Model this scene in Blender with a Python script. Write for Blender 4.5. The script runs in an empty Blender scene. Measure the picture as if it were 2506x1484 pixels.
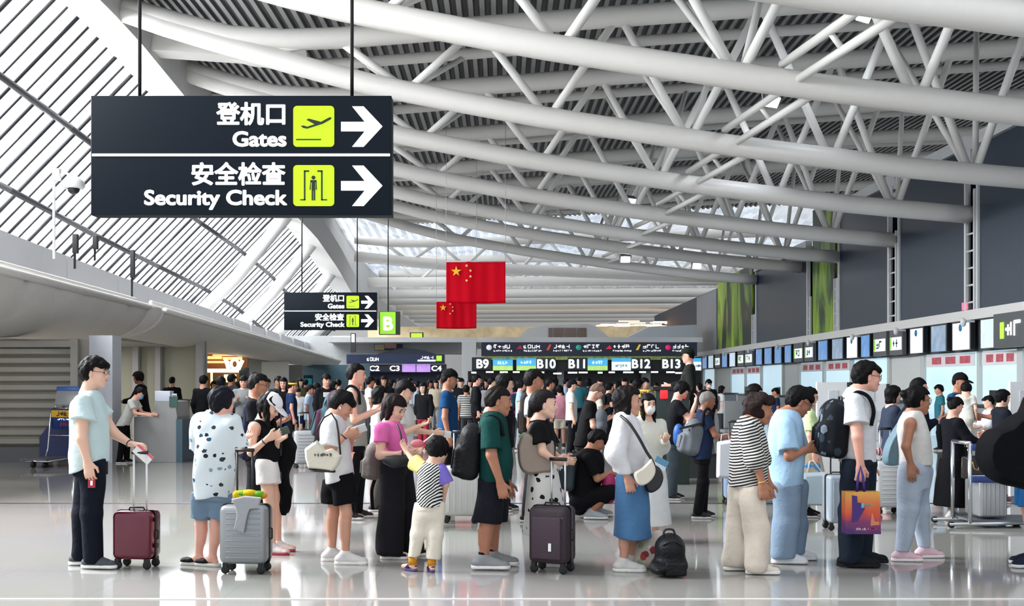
import bpy, bmesh, math, random
import numpy as np
from mathutils import Vector, Matrix
SC = bpy.context.scene
COL = SC.collection
FPX, CX, HZ, CAMZ = 2700.0, 1230.0, 938.0, 1.54      # focal length in px, horizon row, eye height

# ---------------------------------------------------------------- camera
cd = bpy.data.cameras.new('camera'); cam = bpy.data.objects.new('camera', cd); COL.objects.link(cam)
cd.sensor_width = 36; cd.lens = 36*FPX/2506
cd.shift_x = (1253-CX)/2506; cd.shift_y = (HZ-742)/2506
cam.location = (0, 0, CAMZ); cam.rotation_euler = (math.pi/2, 0, 0)
cd.clip_end = 600; SC.camera = cam

# ---------------------------------------------------------------- exposure
SC.view_settings.view_transform = 'Standard'; SC.view_settings.look = 'None'
SC.view_settings.exposure = 0.45; SC.view_settings.gamma = 1
SC.view_settings.use_curve_mapping = False
try:
    SC.cycles.max_bounces = 8; SC.cycles.transparent_max_bounces = 16
    SC.cycles.use_denoising = True
except Exception: pass

# ---------------------------------------------------------------- sky
wd = bpy.data.worlds.new('sky'); SC.world = wd; wd.use_nodes = True
nt = wd.node_tree; nt.nodes.clear()
tc = nt.nodes.new('ShaderNodeTexCoord'); nz = nt.nodes.new('ShaderNodeTexNoise')
nz.inputs['Scale'].default_value = 2.2; nz.inputs['Detail'].default_value = 4
cr = nt.nodes.new('ShaderNodeValToRGB')
cr.color_ramp.elements[0].position = .36; cr.color_ramp.elements[0].color = (.62, .78, .97, 1)
cr.color_ramp.elements[1].position = .5; cr.color_ramp.elements[1].color = (.97, .985, 1, 1)
bg = nt.nodes.new('ShaderNodeBackground'); bg.inputs['Strength'].default_value = 0.95
ow = nt.nodes.new('ShaderNodeOutputWorld')
nt.links.new(tc.outputs['Generated'], nz.inputs['Vector']); nt.links.new(nz.outputs['Fac'], cr.inputs['Fac'])
nt.links.new(cr.outputs['Color'], bg.inputs['Color']); nt.links.new(bg.outputs['Background'], ow.inputs['Surface'])

# daylight through the long skylight on the left slope and the glazing behind the viewer
def area(name, loc, rot, sx, sy, power, col=(1, 1, 1)):
    l = bpy.data.lights.new(name, 'AREA'); l.shape = 'RECTANGLE'; l.size = sx; l.size_y = sy
    l.energy = power; l.color = col
    o = bpy.data.objects.new(name, l); COL.objects.link(o); o.location = loc; o.rotation_euler = rot
    return o
area('skylight_daylight', (-13.5, 38, 9.5), (0, math.radians(-52), 0), 6, 60, 42000, (.97, .985, 1))

# ---------------------------------------------------------------- helpers
def W(x, y, Y): return Vector(((x-CX)/FPX*Y, Y, CAMZ-(y-HZ)/FPX*Y))
def lin(c): return c/12.92 if c <= .04045 else ((c+.055)/1.055)**2.4
def hexc(h):
    h = h.lstrip('#'); return tuple(lin(int(h[i:i+2], 16)/255) for i in (0, 2, 4))+(1,)
MATS = {}
def mat(name, col='#888888', rough=.6, metal=0., bump=0., bscale=40., var=.06, emit=0., spec=.5, coat=0., vscale=6.):
    if name in MATS: return MATS[name]
    m = bpy.data.materials.new(name); m.use_nodes = True; n = m.node_tree.nodes; L = m.node_tree.links
    b = n['Principled BSDF']; c = hexc(col) if isinstance(col, str) else col
    b.inputs['Roughness'].default_value = rough; b.inputs['Metallic'].default_value = metal
    b.inputs['Specular IOR Level'].default_value = spec; b.inputs['Coat Weight'].default_value = coat
    t = n.new('ShaderNodeTexCoord')
    z = n.new('ShaderNodeTexNoise'); z.inputs['Scale'].default_value = vscale; z.inputs['Detail'].default_value = 3
    L.new(t.outputs['Object'], z.inputs['Vector'])
    mx = n.new('ShaderNodeMix'); mx.data_type = 'RGBA'
    mx.inputs['A'].default_value = tuple(v*(1-var) for v in c[:3])+(1,)
    mx.inputs['B'].default_value = tuple(min(1, v*(1+var)) for v in c[:3])+(1,)
    L.new(z.outputs['Fac'], mx.inputs['Factor']); L.new(mx.outputs['Result'], b.inputs['Base Color'])
    if emit:
        L.new(mx.outputs['Result'], b.inputs['Emission Color']); b.inputs['Emission Strength'].default_value = emit
    if bump:
        z2 = n.new('ShaderNodeTexNoise'); z2.inputs['Scale'].default_value = bscale; z2.inputs['Detail'].default_value = 2
        L.new(t.outputs['Object'], z2.inputs['Vector'])
        bp = n.new('ShaderNodeBump'); bp.inputs['Strength'].default_value = bump; bp.inputs['Distance'].default_value = .02
        L.new(z2.outputs['Fac'], bp.inputs['Height']); L.new(bp.outputs['Normal'], b.inputs['Normal'])
    MATS[name] = m; return m
def cloth(col, rough=.85):
    return mat('cloth_'+col.strip('#')+str(rough), col, rough, bump=.35, bscale=22, var=.1, spec=.12)

def tag(o, label=None, cat=None, group=None, kind=None):
    if label: o['label'] = label
    if cat: o['category'] = cat
    if group: o['group'] = group
    if kind: o['kind'] = kind
    return o
def empty(name, loc=(0, 0, 0), rz=0, parent=None):
    o = bpy.data.objects.new(name, None); COL.objects.link(o); o.location = loc; o.rotation_euler.z = rz
    o.empty_display_size = .1
    if parent: o.parent = parent
    return o
def meshobj(name, verts, faces, m, parent=None, smooth=False, loc=None, rot=None):
    me = bpy.data.meshes.new(name)
    me.from_pydata([tuple(v) for v in verts], [], [tuple(f) for f in faces])
    if smooth: me.polygons.foreach_set('use_smooth', [True]*len(me.polygons))
    me.update()
    for q in (m if isinstance(m, (list, tuple)) else [m]): me.materials.append(q)
    o = bpy.data.objects.new(name, me); COL.objects.link(o)
    if parent: o.parent = parent
    if loc is not None: o.location = loc
    if rot is not None: o.rotation_euler = rot
    return o
class MB:
    """collects boxes, tubes, prisms into ONE mesh"""
    def __init__(s): s.v = []; s.f = []; s.sm = []
    def add(s, vs, fs, smooth=False):
        b = len(s.v); s.v += [tuple(v) for v in vs]
        for f in fs: s.f.append(tuple(b+i for i in f)); s.sm.append(smooth)
        return s
    def box(s, c, h, R=None, bev=0.):
        c = Vector(c); hx, hy, hz = h
        if bev <= 0:
            P = [Vector((x*hx, y*hy, z*hz)) for x in (-1, 1) for y in (-1, 1) for z in (-1, 1)]
            F = [(0, 1, 3, 2), (4, 6, 7, 5), (0, 4, 5, 1), (2, 3, 7, 6), (0, 2, 6, 4), (1, 5, 7, 3)]
        else:
            bm = bmesh.new(); bmesh.ops.create_cube(bm, size=2)
            for v in bm.verts: v.co = Vector((v.co.x*hx, v.co.y*hy, v.co.z*hz))
            bmesh.ops.bevel(bm, geom=bm.edges[:], offset=bev, segments=3, profile=.5, affect='EDGES')
            bm.verts.index_update(); P = [v.co.copy() for v in bm.verts]; F = [[v.index for v in f.verts] for f in bm.faces]; bm.free()
        if R is not None: P = [R @ p for p in P]
        return s.add([p+c for p in P], F, bev > 0)
    def tube(s, pts, r, n=10, cap=True, closed=False):
        pts = [Vector(p) for p in pts]; N = len(pts); vs = []
        rs = r if isinstance(r, (list, tuple)) else [r]*N
        up = None
        for i, p in enumerate(pts):
            if closed: d = pts[(i+1) % N]-pts[i-1]
            else: d = pts[min(i+1, N-1)]-pts[max(i-1, 0)]
            if d.length < 1e-9: d = Vector((0, 0, 1))
            d.normalize()
            if up is None: up = d.orthogonal().normalized()
            up = (up-d*up.dot(d))
            if up.length < 1e-6: up = d.orthogonal()
            up.normalize(); w = d.cross(up)
            for k in range(n):
                a = 2*math.pi*k/n; vs.append(p+(up*math.cos(a)+w*math.sin(a))*rs[i])
        fs = []
        for i in range(N if closed else N-1):
            j = (i+1) % N
            for k in range(n):
                k2 = (k+1) % n; fs.append((i*n+k, i*n+k2, j*n+k2, j*n+k))
        if cap and not closed: fs += [tuple(range(n))[::-1], tuple((N-1)*n+k for k in range(n))]
        return s.add(vs, fs, True)
    def prism(s, poly, y0, y1, axis='y'):
        """poly of (a, b): axis y -> (x, z), axis x -> (y, z), axis z -> (x, y)"""
        n = len(poly)
        def mk(a, b, t): return (a, t, b) if axis == 'y' else ((t, a, b) if axis == 'x' else (a, b, t))
        vs = [mk(a, b, y0) for a, b in poly]+[mk(a, b, y1) for a, b in poly]
        fs = [tuple(range(n)), tuple(range(2*n-1, n-1, -1))]+[(i, n+i, n+(i+1) % n, (i+1) % n) for i in range(n)]
        return s.add(vs, fs)
    def lathe(s, prof, c=(0, 0, 0), n=20, R=None):
        vs = []; c = Vector(c)
        for r, z in prof:
            for k in range(n):
                a = 2*math.pi*k/n; p = Vector((r*math.cos(a), r*math.sin(a), z)); vs.append((R @ p if R else p)+c)
        fs = [(i*n+k, i*n+(k+1) % n, (i+1)*n+(k+1) % n, (i+1)*n+k) for i in range(len(prof)-1) for k in range(n)]
        fs += [tuple(range(n))[::-1], tuple((len(prof)-1)*n+k for k in range(n))]
        return s.add(vs, fs, True)
    def build(s, name, m, parent=None, loc=None, rot=None):
        o = meshobj(name, s.v, s.f, m, parent, False, loc, rot)
        o.data.polygons.foreach_set('use_smooth', s.sm)
        bm = bmesh.new(); bm.from_mesh(o.data); bmesh.ops.recalc_face_normals(bm, faces=bm.faces[:]); bm.to_mesh(o.data); bm.free()
        return o
def Rz(a): return Matrix.Rotation(a, 3, 'Z')
def rot(ax, deg): return Matrix.Rotation(math.radians(deg), 3, ax)
def struct(o): o['kind'] = 'structure'; return o
def text_mesh(name, s, size, m, parent, loc, rotm=None, weight=0., align='LEFT', depth=.004, squeeze=1.):
    """lettering as one mesh; weight thickens the strokes"""
    cu = bpy.data.curves.new(name, 'FONT'); cu.body = s; cu.size = size; cu.align_x = align; cu.extrude = depth
    cu.resolution_u = 4
    t = bpy.data.objects.new(name+'_tmp', cu); COL.objects.link(t)
    dg = bpy.context.evaluated_depsgraph_get(); dg.update()
    me = bpy.data.meshes.new_from_object(t.evaluated_get(dg)); bpy.data.objects.remove(t); bpy.data.curves.remove(cu)
    if weight:
        n = len(me.vertices); co = np.zeros(n*3, np.float32); me.vertices.foreach_get('co', co); co = co.reshape(-1, 3)
        fs = [tuple(p.vertices) for p in me.polygons]; V, F = [], []
        for k in range(17):
            q = co.copy()
            if k: q[:, 0] += weight*math.cos(k*math.pi/8); q[:, 1] += weight*math.sin(k*math.pi/8); q[:, 2] += .0001*k
            V += q.tolist(); F += [tuple(i+k*n for i in f) for f in fs]
        bpy.data.meshes.remove(me); me = bpy.data.meshes.new(name); me.from_pydata(V, [], F); me.update()
    me.materials.clear(); me.materials.append(m)
    o = bpy.data.objects.new(name, me); COL.objects.link(o); o.parent = parent; o.location = loc
    o.rotation_euler = (rotm if rotm else (math.pi/2, 0, 0)); o.scale.x = squeeze
    return o

def marks(name, n, w, h, m, parent, loc, seed=0, rotm=None, bold=.14, align=0., thick=.003):
    """a short line of writing too small to read: n characters of a few strokes each, w wide, h high"""
    r = random.Random(seed); mb = MB(); cw = w/n; t = h*bold
    for k in range(n):
        x0 = k*cw-w*align; gw = cw*.8
        for _ in range(r.choice((1, 2, 2))): mb.box((x0+gw/2, 0, r.choice((.08, .5, .5, .92))*h), (gw*r.uniform(.3, .5), thick, t/2))
        for _ in range(r.choice((1, 2))): mb.box((x0+r.choice((.1, .5, .9))*gw, 0, h*r.uniform(.4, .6)), (t/2, thick*1.05, h*r.uniform(.3, .5)))
    return mb.build(name, m, parent, loc, rotm)
def smoothpts(pts, n=6):
    P_ = [np.array(p, float) for p in pts]; P_ = [2*P_[0]-P_[1]]+P_+[2*P_[-1]-P_[-2]]; out = []
    for i in range(1, len(P_)-2):
        a, b, c, d = P_[i-1:i+3]
        for k in range(n):
            t = k/n; out.append(.5*((2*b)+(c-a)*t+(2*a-5*b+4*c-d)*t*t+(3*b-a-3*c+d)*t**3))
    return out+[P_[-2]]
# ---------------------------------------------------------------- sculpting: distance fields -> one continuous surface
A = np.array
def smin(a, b, k):
    if k <= 0: return np.minimum(a, b)
    h = np.maximum(k-np.abs(a-b), 0)/k
    return np.minimum(a, b)-h*h*k*.25
class Sdf:
    def __init__(s, noise=0., nf=14., seed=0): s.pr = []; s.noise = noise; s.nf = nf; s.seed = seed
    def _add(s, f, lo, hi, op, k): s.pr.append((f, A(lo, float), A(hi, float), op, k)); return s
    def cone(s, a, b, ra, rb, op='u', k=.02, flat=0, sq=None):
        """tapered limb; flat&1 cuts it square at a, flat&2 at b; sq=(unit axis, factor) squashes the section"""
        a = A(a, float); b = A(b, float); ba = b-a; L2 = float(ba@ba)+1e-12; L = L2**.5; m = max(ra, rb)*1.05
        n = None
        if sq: n = A(sq[0], float); n /= np.linalg.norm(n); q = sq[1]; m *= max(1, q)
        def f(P):
            v = P-a
            t0 = (v@ba)/L2; t = np.clip(t0, 0, 1)
            w = v-t[:, None]*ba
            if flat:
                tc = t0 if flat == 3 else (np.minimum(t0, 1) if flat == 1 else np.maximum(t0, 0))
                w = v-tc[:, None]*ba
            if n is not None:
                c = w@n; w = w+np.outer(c/q-c, n)
            d = np.sqrt((w*w).sum(1))-(ra+(rb-ra)*t)
            if n is not None and q < 1: d = d*max(q, .5)
            if flat & 1: d = np.maximum(d, -t0*L)
            if flat & 2: d = np.maximum(d, (t0-1)*L)
            return d
        return s._add(f, np.minimum(a, b)-m, np.maximum(a, b)+m, op, k)
    def ell(s, c, r, R=None, op='u', k=.02):
        c = A(c, float); r = A(r, float); R = np.eye(3) if R is None else R; m = r.max()
        def f(P):
            q = (P-c)@R; k0 = np.sqrt(((q/r)**2).sum(1)); k1 = np.sqrt(((q/(r*r))**2).sum(1))+1e-9
            return k0*(k0-1)/k1
        return s._add(f, c-m, c+m, op, k)
    def box(s, c, h, R=None, rd=.01, op='u', k=.0):
        c = A(c, float); h = A(h, float)-rd; R = np.eye(3) if R is None else R; m = np.linalg.norm(h)+rd
        def f(P):
            q = np.abs((P-c)@R)-h
            return np.sqrt((np.maximum(q, 0)**2).sum(1))+np.minimum(q.max(1), 0)-rd
        return s._add(f, c-m, c+m, op, k)
    def loft(s, rings, yaw=0., op='u', k=.02, flat=True, pw=2.2):
        """stack of oval sections (x, y, z, r_forward, r_side), any order"""
        r = A(sorted(rings, key=lambda q: q[2]), float); zz = r[:, 2]
        # smooth resample
        t = np.linspace(0, 1, 40); zs = zz[0]+(zz[-1]-zz[0])*t
        def sm(col):
            y = np.interp(zs, zz, col); kk = 5
            yp = np.concatenate([np.full(kk, y[0]) - (np.arange(kk, 0, -1))*(y[1]-y[0]), y, np.full(kk, y[-1])+np.arange(1, kk+1)*(y[-1]-y[-2])])
            return np.convolve(yp, np.ones(2*kk+1)/(2*kk+1), 'valid')
        cx, cy, a, b = sm(r[:, 0]), sm(r[:, 1]), np.maximum(sm(r[:, 3]), .005), np.maximum(sm(r[:, 4]), .005)
        co, si = math.cos(yaw), math.sin(yaw); m = max(a.max(), b.max())
        lo = A([cx.min()-m, cy.min()-m, zs[0]]); hi = A([cx.max()+m, cy.max()+m, zs[-1]])
        def f(P):
            z = P[:, 2]; zc = np.clip(z, zs[0], zs[-1])
            x0 = P[:, 0]-np.interp(zc, zs, cx); y0 = P[:, 1]-np.interp(zc, zs, cy)
            u = np.abs(x0*co+y0*si); v = np.abs(-x0*si+y0*co); aa = np.interp(zc, zs, a); bb = np.interp(zc, zs, b)
            k0 = ((u/aa)**pw+(v/bb)**pw)**(1/pw); g = np.sqrt((u/aa**2)**2+(v/bb**2)**2)+1e-9
            e = np.sqrt((u/aa)**2+(v/bb)**2)
            d = (k0-1)*np.maximum(np.minimum(aa, bb), e/g*.9)
            dz = np.maximum(zs[0]-z, z-zs[-1])
            return np.maximum(d, dz)
        return s._add(f, lo, hi, op, k)
    def plane(s, p, n, k=.004):
        """keep the side the normal points away from"""
        p = A(p, float); n = A(n, float); n /= np.linalg.norm(n)
        return s._add(lambda P: (P-p)@n, [-9]*3, [9]*3, 'i', k)
    def eval(s, P, band):
        d = np.full(len(P), 1.0)
        for f, lo, hi, op, k in s.pr:
            m = band+k*1.2
            idx = np.nonzero(((P > lo-m) & (P < hi+m)).all(1))[0]
            if not len(idx): continue
            v = f(P[idx]); o = d[idx]
            if op == 'u': d[idx] = smin(o, v, k)
            elif op == 's': d[idx] = -smin(-o, v, k)
            else: d[idx] = -smin(-o, -v, k)
        if s.noise:
            r = random.Random(s.seed); q = P*s.nf
            for _ in range(3):
                w = A([r.uniform(-1, 1), r.uniform(-1, 1), r.uniform(-.5, .5)]); d += s.noise/2*np.sin(q@w*1.6+r.uniform(0, 6)+1.2*np.sin(q@w[::-1]))
        return d
    def bounds(s):
        lo = np.min([p[1] for p in s.pr if p[3] == 'u'], 0); hi = np.max([p[2] for p in s.pr if p[3] == 'u'], 0)
        return lo, hi
    def mesh(s, h):
        lo, hi = s.bounds(); lo = lo-3*h; hi = hi+3*h; H = 4*h
        nc = np.ceil((hi-lo)/H).astype(int)+1
        g = [lo[i]+H*np.arange(nc[i]+1) for i in range(3)]
        G = np.stack(np.meshgrid(*g, indexing='ij'), -1).reshape(-1, 3)
        Dc = s.eval(G, H*3.5).reshape(nc+1)
        mn = np.full(nc, 9.)
        for i in (0, 1):
            for j in (0, 1):
                for k in (0, 1):
                    mn = np.minimum(mn, np.abs(Dc[i:nc[0]+i, j:nc[1]+j, k:nc[2]+k]))
        act = mn < H*1.5
        nf = nc*4
        rep = lambda a: a.repeat(4, 0).repeat(4, 1).repeat(4, 2)
        D = np.where(rep(Dc[:-1, :-1, :-1]) < 0, -1., 1.).astype(np.float64)
        M = rep(act)
        M2 = M.copy()
        for ax in range(3):
            sl = [slice(None)]*3; sr = [slice(None)]*3; sl[ax] = slice(1, None); sr[ax] = slice(None, -1)
            M2[tuple(sl)] |= M2[tuple(sr)].copy()
        I = np.argwhere(M2); D[M2] = s.eval(lo+I*h, h*3)
        # surface nets
        ins = D < 0
        c = np.zeros(nf-1, np.int8)
        for i in (0, 1):
            for j in (0, 1):
                for k in (0, 1): c += ins[i:nf[0]-1+i, j:nf[1]-1+j, k:nf[2]-1+k]
        cells = np.argwhere((c > 0) & (c < 8)); n = len(cells)
        if n == 0: return np.zeros((0, 3)), np.zeros((0, 4), int)
        vid = np.full(nf-1, -1, np.int32); vid[tuple(cells.T)] = np.arange(n)
        acc = np.zeros((n, 3)); cnt = np.zeros(n)
        corners = [(i, j, k) for i in (0, 1) for j in (0, 1) for k in (0, 1)]
        val = {q: D[tuple((cells+A(q)).T)] for q in corners}
        for p in corners:
            for ax in range(3):
                if p[ax]: continue
                q = list(p); q[ax] = 1; q = tuple(q); a, b = val[p], val[q]; m = (a < 0) != (b < 0)
                t = a[m]/(a[m]-b[m]); pos = np.tile(A(p, float), (m.sum(), 1)); pos[:, ax] += t
                acc[m] += pos; cnt[m] += 1
        V = lo+(cells+acc/cnt[:, None])*h
        F = []
        for ax in range(3):
            u, v = (ax+1) % 3, (ax+2) % 3
            sl = [slice(1, -1)]*3; sl[ax] = slice(0, -1); sh = list(sl); sh[ax] = slice(1, None)
            a = ins[tuple(sl)]; b = ins[tuple(sh)]
            for flip in (0, 1):
                E = np.argwhere((a & ~b) if not flip else (~a & b))
                off = A([1, 1, 1]); off[ax] = 0; E = E+off
                q = []
                for du, dv in ((0, 0), (1, 0), (1, 1), (0, 1)):
                    w = E.copy(); w[:, u] -= du; w[:, v] -= dv; q.append(vid[tuple(w.T)])
                q = np.stack(q, 1)
                q = q[(q >= 0).all(1)]
                F.append(q[:, ::-1] if flip else q)
        return V, np.concatenate(F)
    def build(s, name, h, m, parent=None, drop=0):
        V, F = s.mesh(h)
        me = bpy.data.meshes.new(name)
        me.vertices.add(len(V)); me.vertices.foreach_set('co', V.astype(np.float32).ravel())
        me.loops.add(F.size); me.loops.foreach_set('vertex_index', F.astype(np.int32).ravel())
        me.polygons.add(len(F)); me.polygons.foreach_set('loop_start', np.arange(0, F.size, 4, dtype=np.int32))
        try: me.polygons.foreach_set('loop_total', np.full(len(F), 4, np.int32))
        except Exception: pass
        me.polygons.foreach_set('use_smooth', np.ones(len(F), bool))
        me.update(calc_edges=True); me.validate()
        for q in (m if isinstance(m, (list, tuple)) else [m]): me.materials.append(q)
        o = bpy.data.objects.new(name, me); COL.objects.link(o)
        if parent: o.parent = parent
        return o
# ---------------------------------------------------------------- people
SKIN = {'fair': '#d9ae98', 'mid': '#c4917a', 'tan': '#a8735a', 'pink': '#dca592', 'dark': '#8a5a46'}
def skin(k='mid'): return mat('skin_'+k, SKIN[k], .5, var=.08, vscale=9, bump=.05, bscale=90, spec=.4)
def hairm(c='#070607'): return mat('hair_'+c.strip('#'), c, .58, bump=.32, bscale=55, var=.35, vscale=30, spec=.12)
def frame(yaw=0, pitch=0, roll=0):
    """columns forward, left, up; yaw 0 looks along +x, positive pitch looks down"""
    return A(Matrix.Rotation(math.radians(yaw), 3, 'Z') @ Matrix.Rotation(math.radians(pitch), 3, 'Y') @ Matrix.Rotation(math.radians(roll), 3, 'X'))
def unit(v): v = A(v, float); return v/(np.linalg.norm(v)+1e-9)

class Fig:
    def __init__(s, px, foot=None, Y=None, h=.0065, build=1., z0=0.):
        s.Y = Y or CAMZ*FPX/(foot-HZ); s.px = px; s.X0 = (px-CX)/FPX*s.Y; s.h = h; s.bd = build; s.z0 = z0
        s.arms = {}; s.legs = {}; s.yaw = 0.; s.rings = []; s.extra = []; s.neck = None; s.kids = []; s.Hn = 0
        s.root = empty('figure_root', (s.X0, s.Y, z0))
    def p(s, x, y, d=0.):
        q = W(x, y, s.Y+d); return A([q.x-s.X0, d, q.z-s.z0])
    # ---- pose from points
    def sethead(s, x, y, yaw=0, pitch=0, roll=0, size=1., d=0.):
        s.hc = s.p(x, y, d); s.hR = frame(yaw, pitch, roll); s.hs = size
    def torso(s, rows, neck, nd=0.):
        """rows of (y, x_left, x_right, half_depth[, d])"""
        for r in rows:
            d = r[4] if len(r) > 4 else 0.
            a, b = s.p(r[1], r[0], d), s.p(r[2], r[0], d)
            s.rings.append(((a[0]+b[0])/2, d, a[2], (b[0]-a[0])/2, r[3]))
        s.neck = s.p(neck[0], neck[1], nd)
    def arm(s, side, sh, el, wr, hd=None, th=None, curl=.5, r=1.):
        s.arms[side] = dict(sh=s.p(*sh), el=s.p(*el), wr=s.p(*wr), hd=hd, th=th, curl=curl, r=r)
    def leg(s, side, hip, kn, an, yaw=0, r=1.):
        an = s.p(*an)
        if abs(an[2]-.08) < .09: an[2] = .085*r
        s.legs[side] = dict(hip=s.p(*hip), kn=s.p(*kn), an=an, yaw=yaw, r=r)
    # ---- a standing figure from proportions
    def stand(s, H=1.68, yaw=0., lean=0., pitch=8, hyaw=0., arms=('down', 'down'), fat=1., loose=1., hs=1., stride=.04, bend=0.):
        y = math.radians(yaw); f = A([math.cos(y), math.sin(y), 0]); l = A([-math.sin(y), math.cos(y), 0]); u = A([0, 0, 1.])
        s.yaw = y; s.f, s.l = f, l
        def q(F, Lf, U): return f*F+l*Lf+u*U
        tl = math.radians(lean)
        def up(F, Lf, U):                       # a point above the hip, leaned forward
            U -= .52*H; return q(F*math.cos(tl)+U*math.sin(tl), Lf, .52*H+U*math.cos(tl)-F*math.sin(tl))
        k = H/1.7
        for zf, rf, rl, sh in ((.44, .125, .175, 0), (.52, .125, .172, 0), (.60, .112*fat, .155, .005), (.68, .118*fat, .165, .01), (.75, .118, .178, .005), (.80, .095, .172, -.01), (.83, .07, .12, -.018), (.853, .05, .06, -.02)):
            c = up(sh*k, 0, zf*H); s.rings.append((c[0], c[1], c[2], rf*k*s.bd*loose, rl*k*s.bd*loose))
        s.neck = up(-.015, 0, .835*H)
        s.hc = up(.02+.03*math.sin(math.radians(pitch)), 0, .93*H); s.hR = frame(yaw+hyaw, pitch+lean*.4); s.hs = k*hs
        for sd, nm, pose in ((1, 'left', arms[0]), (-1, 'right', arms[1])):
            sh = up(-.01, sd*.175*k*s.bd, .800*H)
            if pose == 'down': el = sh+q(-.02, sd*.035, -.28*k); wr = el+q(.05, 0, -.235*k); hd = q(.15, 0, -1); th = f; cu = .5
            elif pose == 'phone': el = sh+q(.03, sd*.02, -.27*k); wr = el+q(.2*k, -sd*.07, .09*k); hd = q(.9, -sd*.25, .35); th = -sd*l+.3*u; cu = .8
            elif pose == 'up': el = sh+q(.14, sd*.05, -.2*k); wr = el+q(.08, -sd*.03, .22*k); hd = q(.2, 0, 1); th = -sd*l; cu = .6
            elif pose == 'fwd': el = sh+q(.1, sd*.03, -.24*k); wr = el+q(.22*k, 0, -.03); hd = q(1, 0, -.1); th = u; cu = .8
            elif pose == 'back': el = sh+q(-.12, sd*.05, -.24*k); wr = el+q(.1, 0, -.2*k); hd = q(0, 0, -1); th = f; cu = .5
            s.arms[nm] = dict(sh=sh, el=el, wr=wr, hd=hd, th=th, curl=cu, r=k)
            st = stride*sd; hip = q(0, sd*.085*k, .50*H); an = q(st-.02, sd*.09*k, .052*H)
            kn = (hip+an)/2+f*.02+u*.005
            s.legs[nm] = dict(hip=hip, kn=kn, an=an, yaw=yaw+sd*6, r=k)
        return s
    # ---- the body
    def hp(s, v): return s.hc+s.hR@(A(v, float)*s.hs)
    def body(s, sk, torso=True, feet=True, female=False, thigh=.07):
        S = Sdf(); z = s.hs; R = s.hR; hp = s.hp; det = s.h < .012
        S.ell(hp((-.012, 0, .03)), A([.098, .076, .086])*z, R, k=0)
        S.ell(hp((.028, 0, -.03)), A([.062, .057, .078])*z, R, k=.03)
        S.ell(hp((-.03, 0, -.02)), A([.062, .06, .06])*z, R, k=.03)
        for sd in (1, -1):
            S.cone(hp((.0, sd*.05, -.055)), hp((.058, sd*.016, -.093)), .02*z, .02*z, k=.03)
            if det: S.ell(hp((.058, sd*.038, -.03)), A([.02, .018, .02])*z, R, k=.025)
        if det:
            S.cone(hp((.078, -.026, .024)), hp((.078, .026, .024)), .012*z, .012*z, k=.015)
            S.cone(hp((.084, 0, .012)), hp((.102, 0, -.022)), .007*z, .0105*z, k=.014)
            for sd in (1, -1):
                S.ell(hp((.09, sd*.012, -.027)), A([.01, .008, .008])*z, R, k=.008)
                S.ell(hp((.094, sd*.031, .004)), A([.013, .015, .009])*z, R, op='s', k=.012)
            S.ell(hp((.085, 0, -.052)), A([.0085, .022, .006])*z, R, k=.008)
            S.ell(hp((.083, 0, -.065)), A([.0085, .018, .007])*z, R, k=.008)
            S.ell(hp((.095, 0, -.0585)), A([.006, .026, .0022])*z, R, op='s', k=.006)
        for sd in (1, -1):
            S.ell(hp((-.008, sd*.077, -.008)), A([.017, .007, .03])*z, R@A(Matrix.Rotation(sd*.35, 3, 'Z')), k=.008)
            if det: S.ell(hp((-.004, sd*.086, -.004)), A([.009, .006, .016])*z, R, op='s', k=.006)
        nr = .054*z*(.92 if female else 1.03)*s.bd**.5
        S.cone(s.neck, hp((-.022, 0, -.05)), nr*1.1, nr, k=.03)
        if torso and s.rings:
            zc = np.mean([g['hip'][2] for g in s.legs.values()])+.12 if s.legs else -9
            rr = [(x, y, zz, max(a-(.045 if zz < zc else .028), .02), max(b-(.045 if zz < zc else .028), .02)) for x, y, zz, a, b in s.rings]
            S.loft(rr, s.yaw, k=.04)
        for a in s.arms.values():
            r = a['r']*s.bd**.7*(.92 if female else 1.)
            S.cone(s.neck+A([0, 0, -.035]), a['sh']+A([0, 0, -.005]), .046, .05*r, k=.05)
            S.cone(a['sh'], a['el'], .051*r, .04*r, k=.03)
            S.cone(a['el'], a['wr'], .0415*r, .0265*r, k=.015)
            m = a['el']*.7+a['wr']*.3; S.ell(m, A([.042, .042, .06])*r, k=.02) if False else None
            s.hand(S, a)
        for g in s.legs.values():
            r = g['r']*s.bd**.7
            S.cone(g['hip'], g['kn'], thigh*r, .053*r, k=.03)
            S.cone(g['kn'], g['an'], .05*r, .034*r, k=.02)
            fw = A([math.cos(math.radians(g['yaw'])), math.sin(math.radians(g['yaw'])), 0])
            c = g['kn']*.68+g['an']*.32-fw*.018*r; S.cone(c+(g['kn']-g['an'])*.14, c-(g['kn']-g['an'])*.22, .043*r, .032*r, k=.03)
            if feet:
                toe = g['an']+fw*.15*r; toe[2] = max(.03, g['an'][2]-.055); S.cone(g['an']+A([0, 0, -.015])-fw*.01, toe, .034*r, .026*r, k=.02)
                hl = g['an']-fw*.03*r; hl[2] = max(.034, g['an'][2]-.045); S.cone(g['an'], hl, .034*r, .03*r, k=.01)
        b = S.build('person_body', s.h, sk, s.root)
        s.b = b
    def hand(s, S, a):
        d = a['hd']; d = unit(a['wr']-a['el']) if d is None else unit(d)
        t = a['th']; t = unit(A([.8, 0, .3])) if t is None else A(t, float)
        t = unit(t-d*(t@d)); n = unit(np.cross(d, t)); r = a['r']; w = a['wr']
        # the palm side: fingers curl toward the trunk or upward
        c0 = a.get('palm')
        if c0 is None:
            c0 = s.neck*.5+A([0, 0, .3])-w if abs(d[2]) > .6 else A([0, 0, 1.])
        if n@A(c0, float) < 0: n = -n
        S.cone(w, w+d*.03*r, .026*r, .03*r, k=.012, sq=(n, .62))
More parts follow.
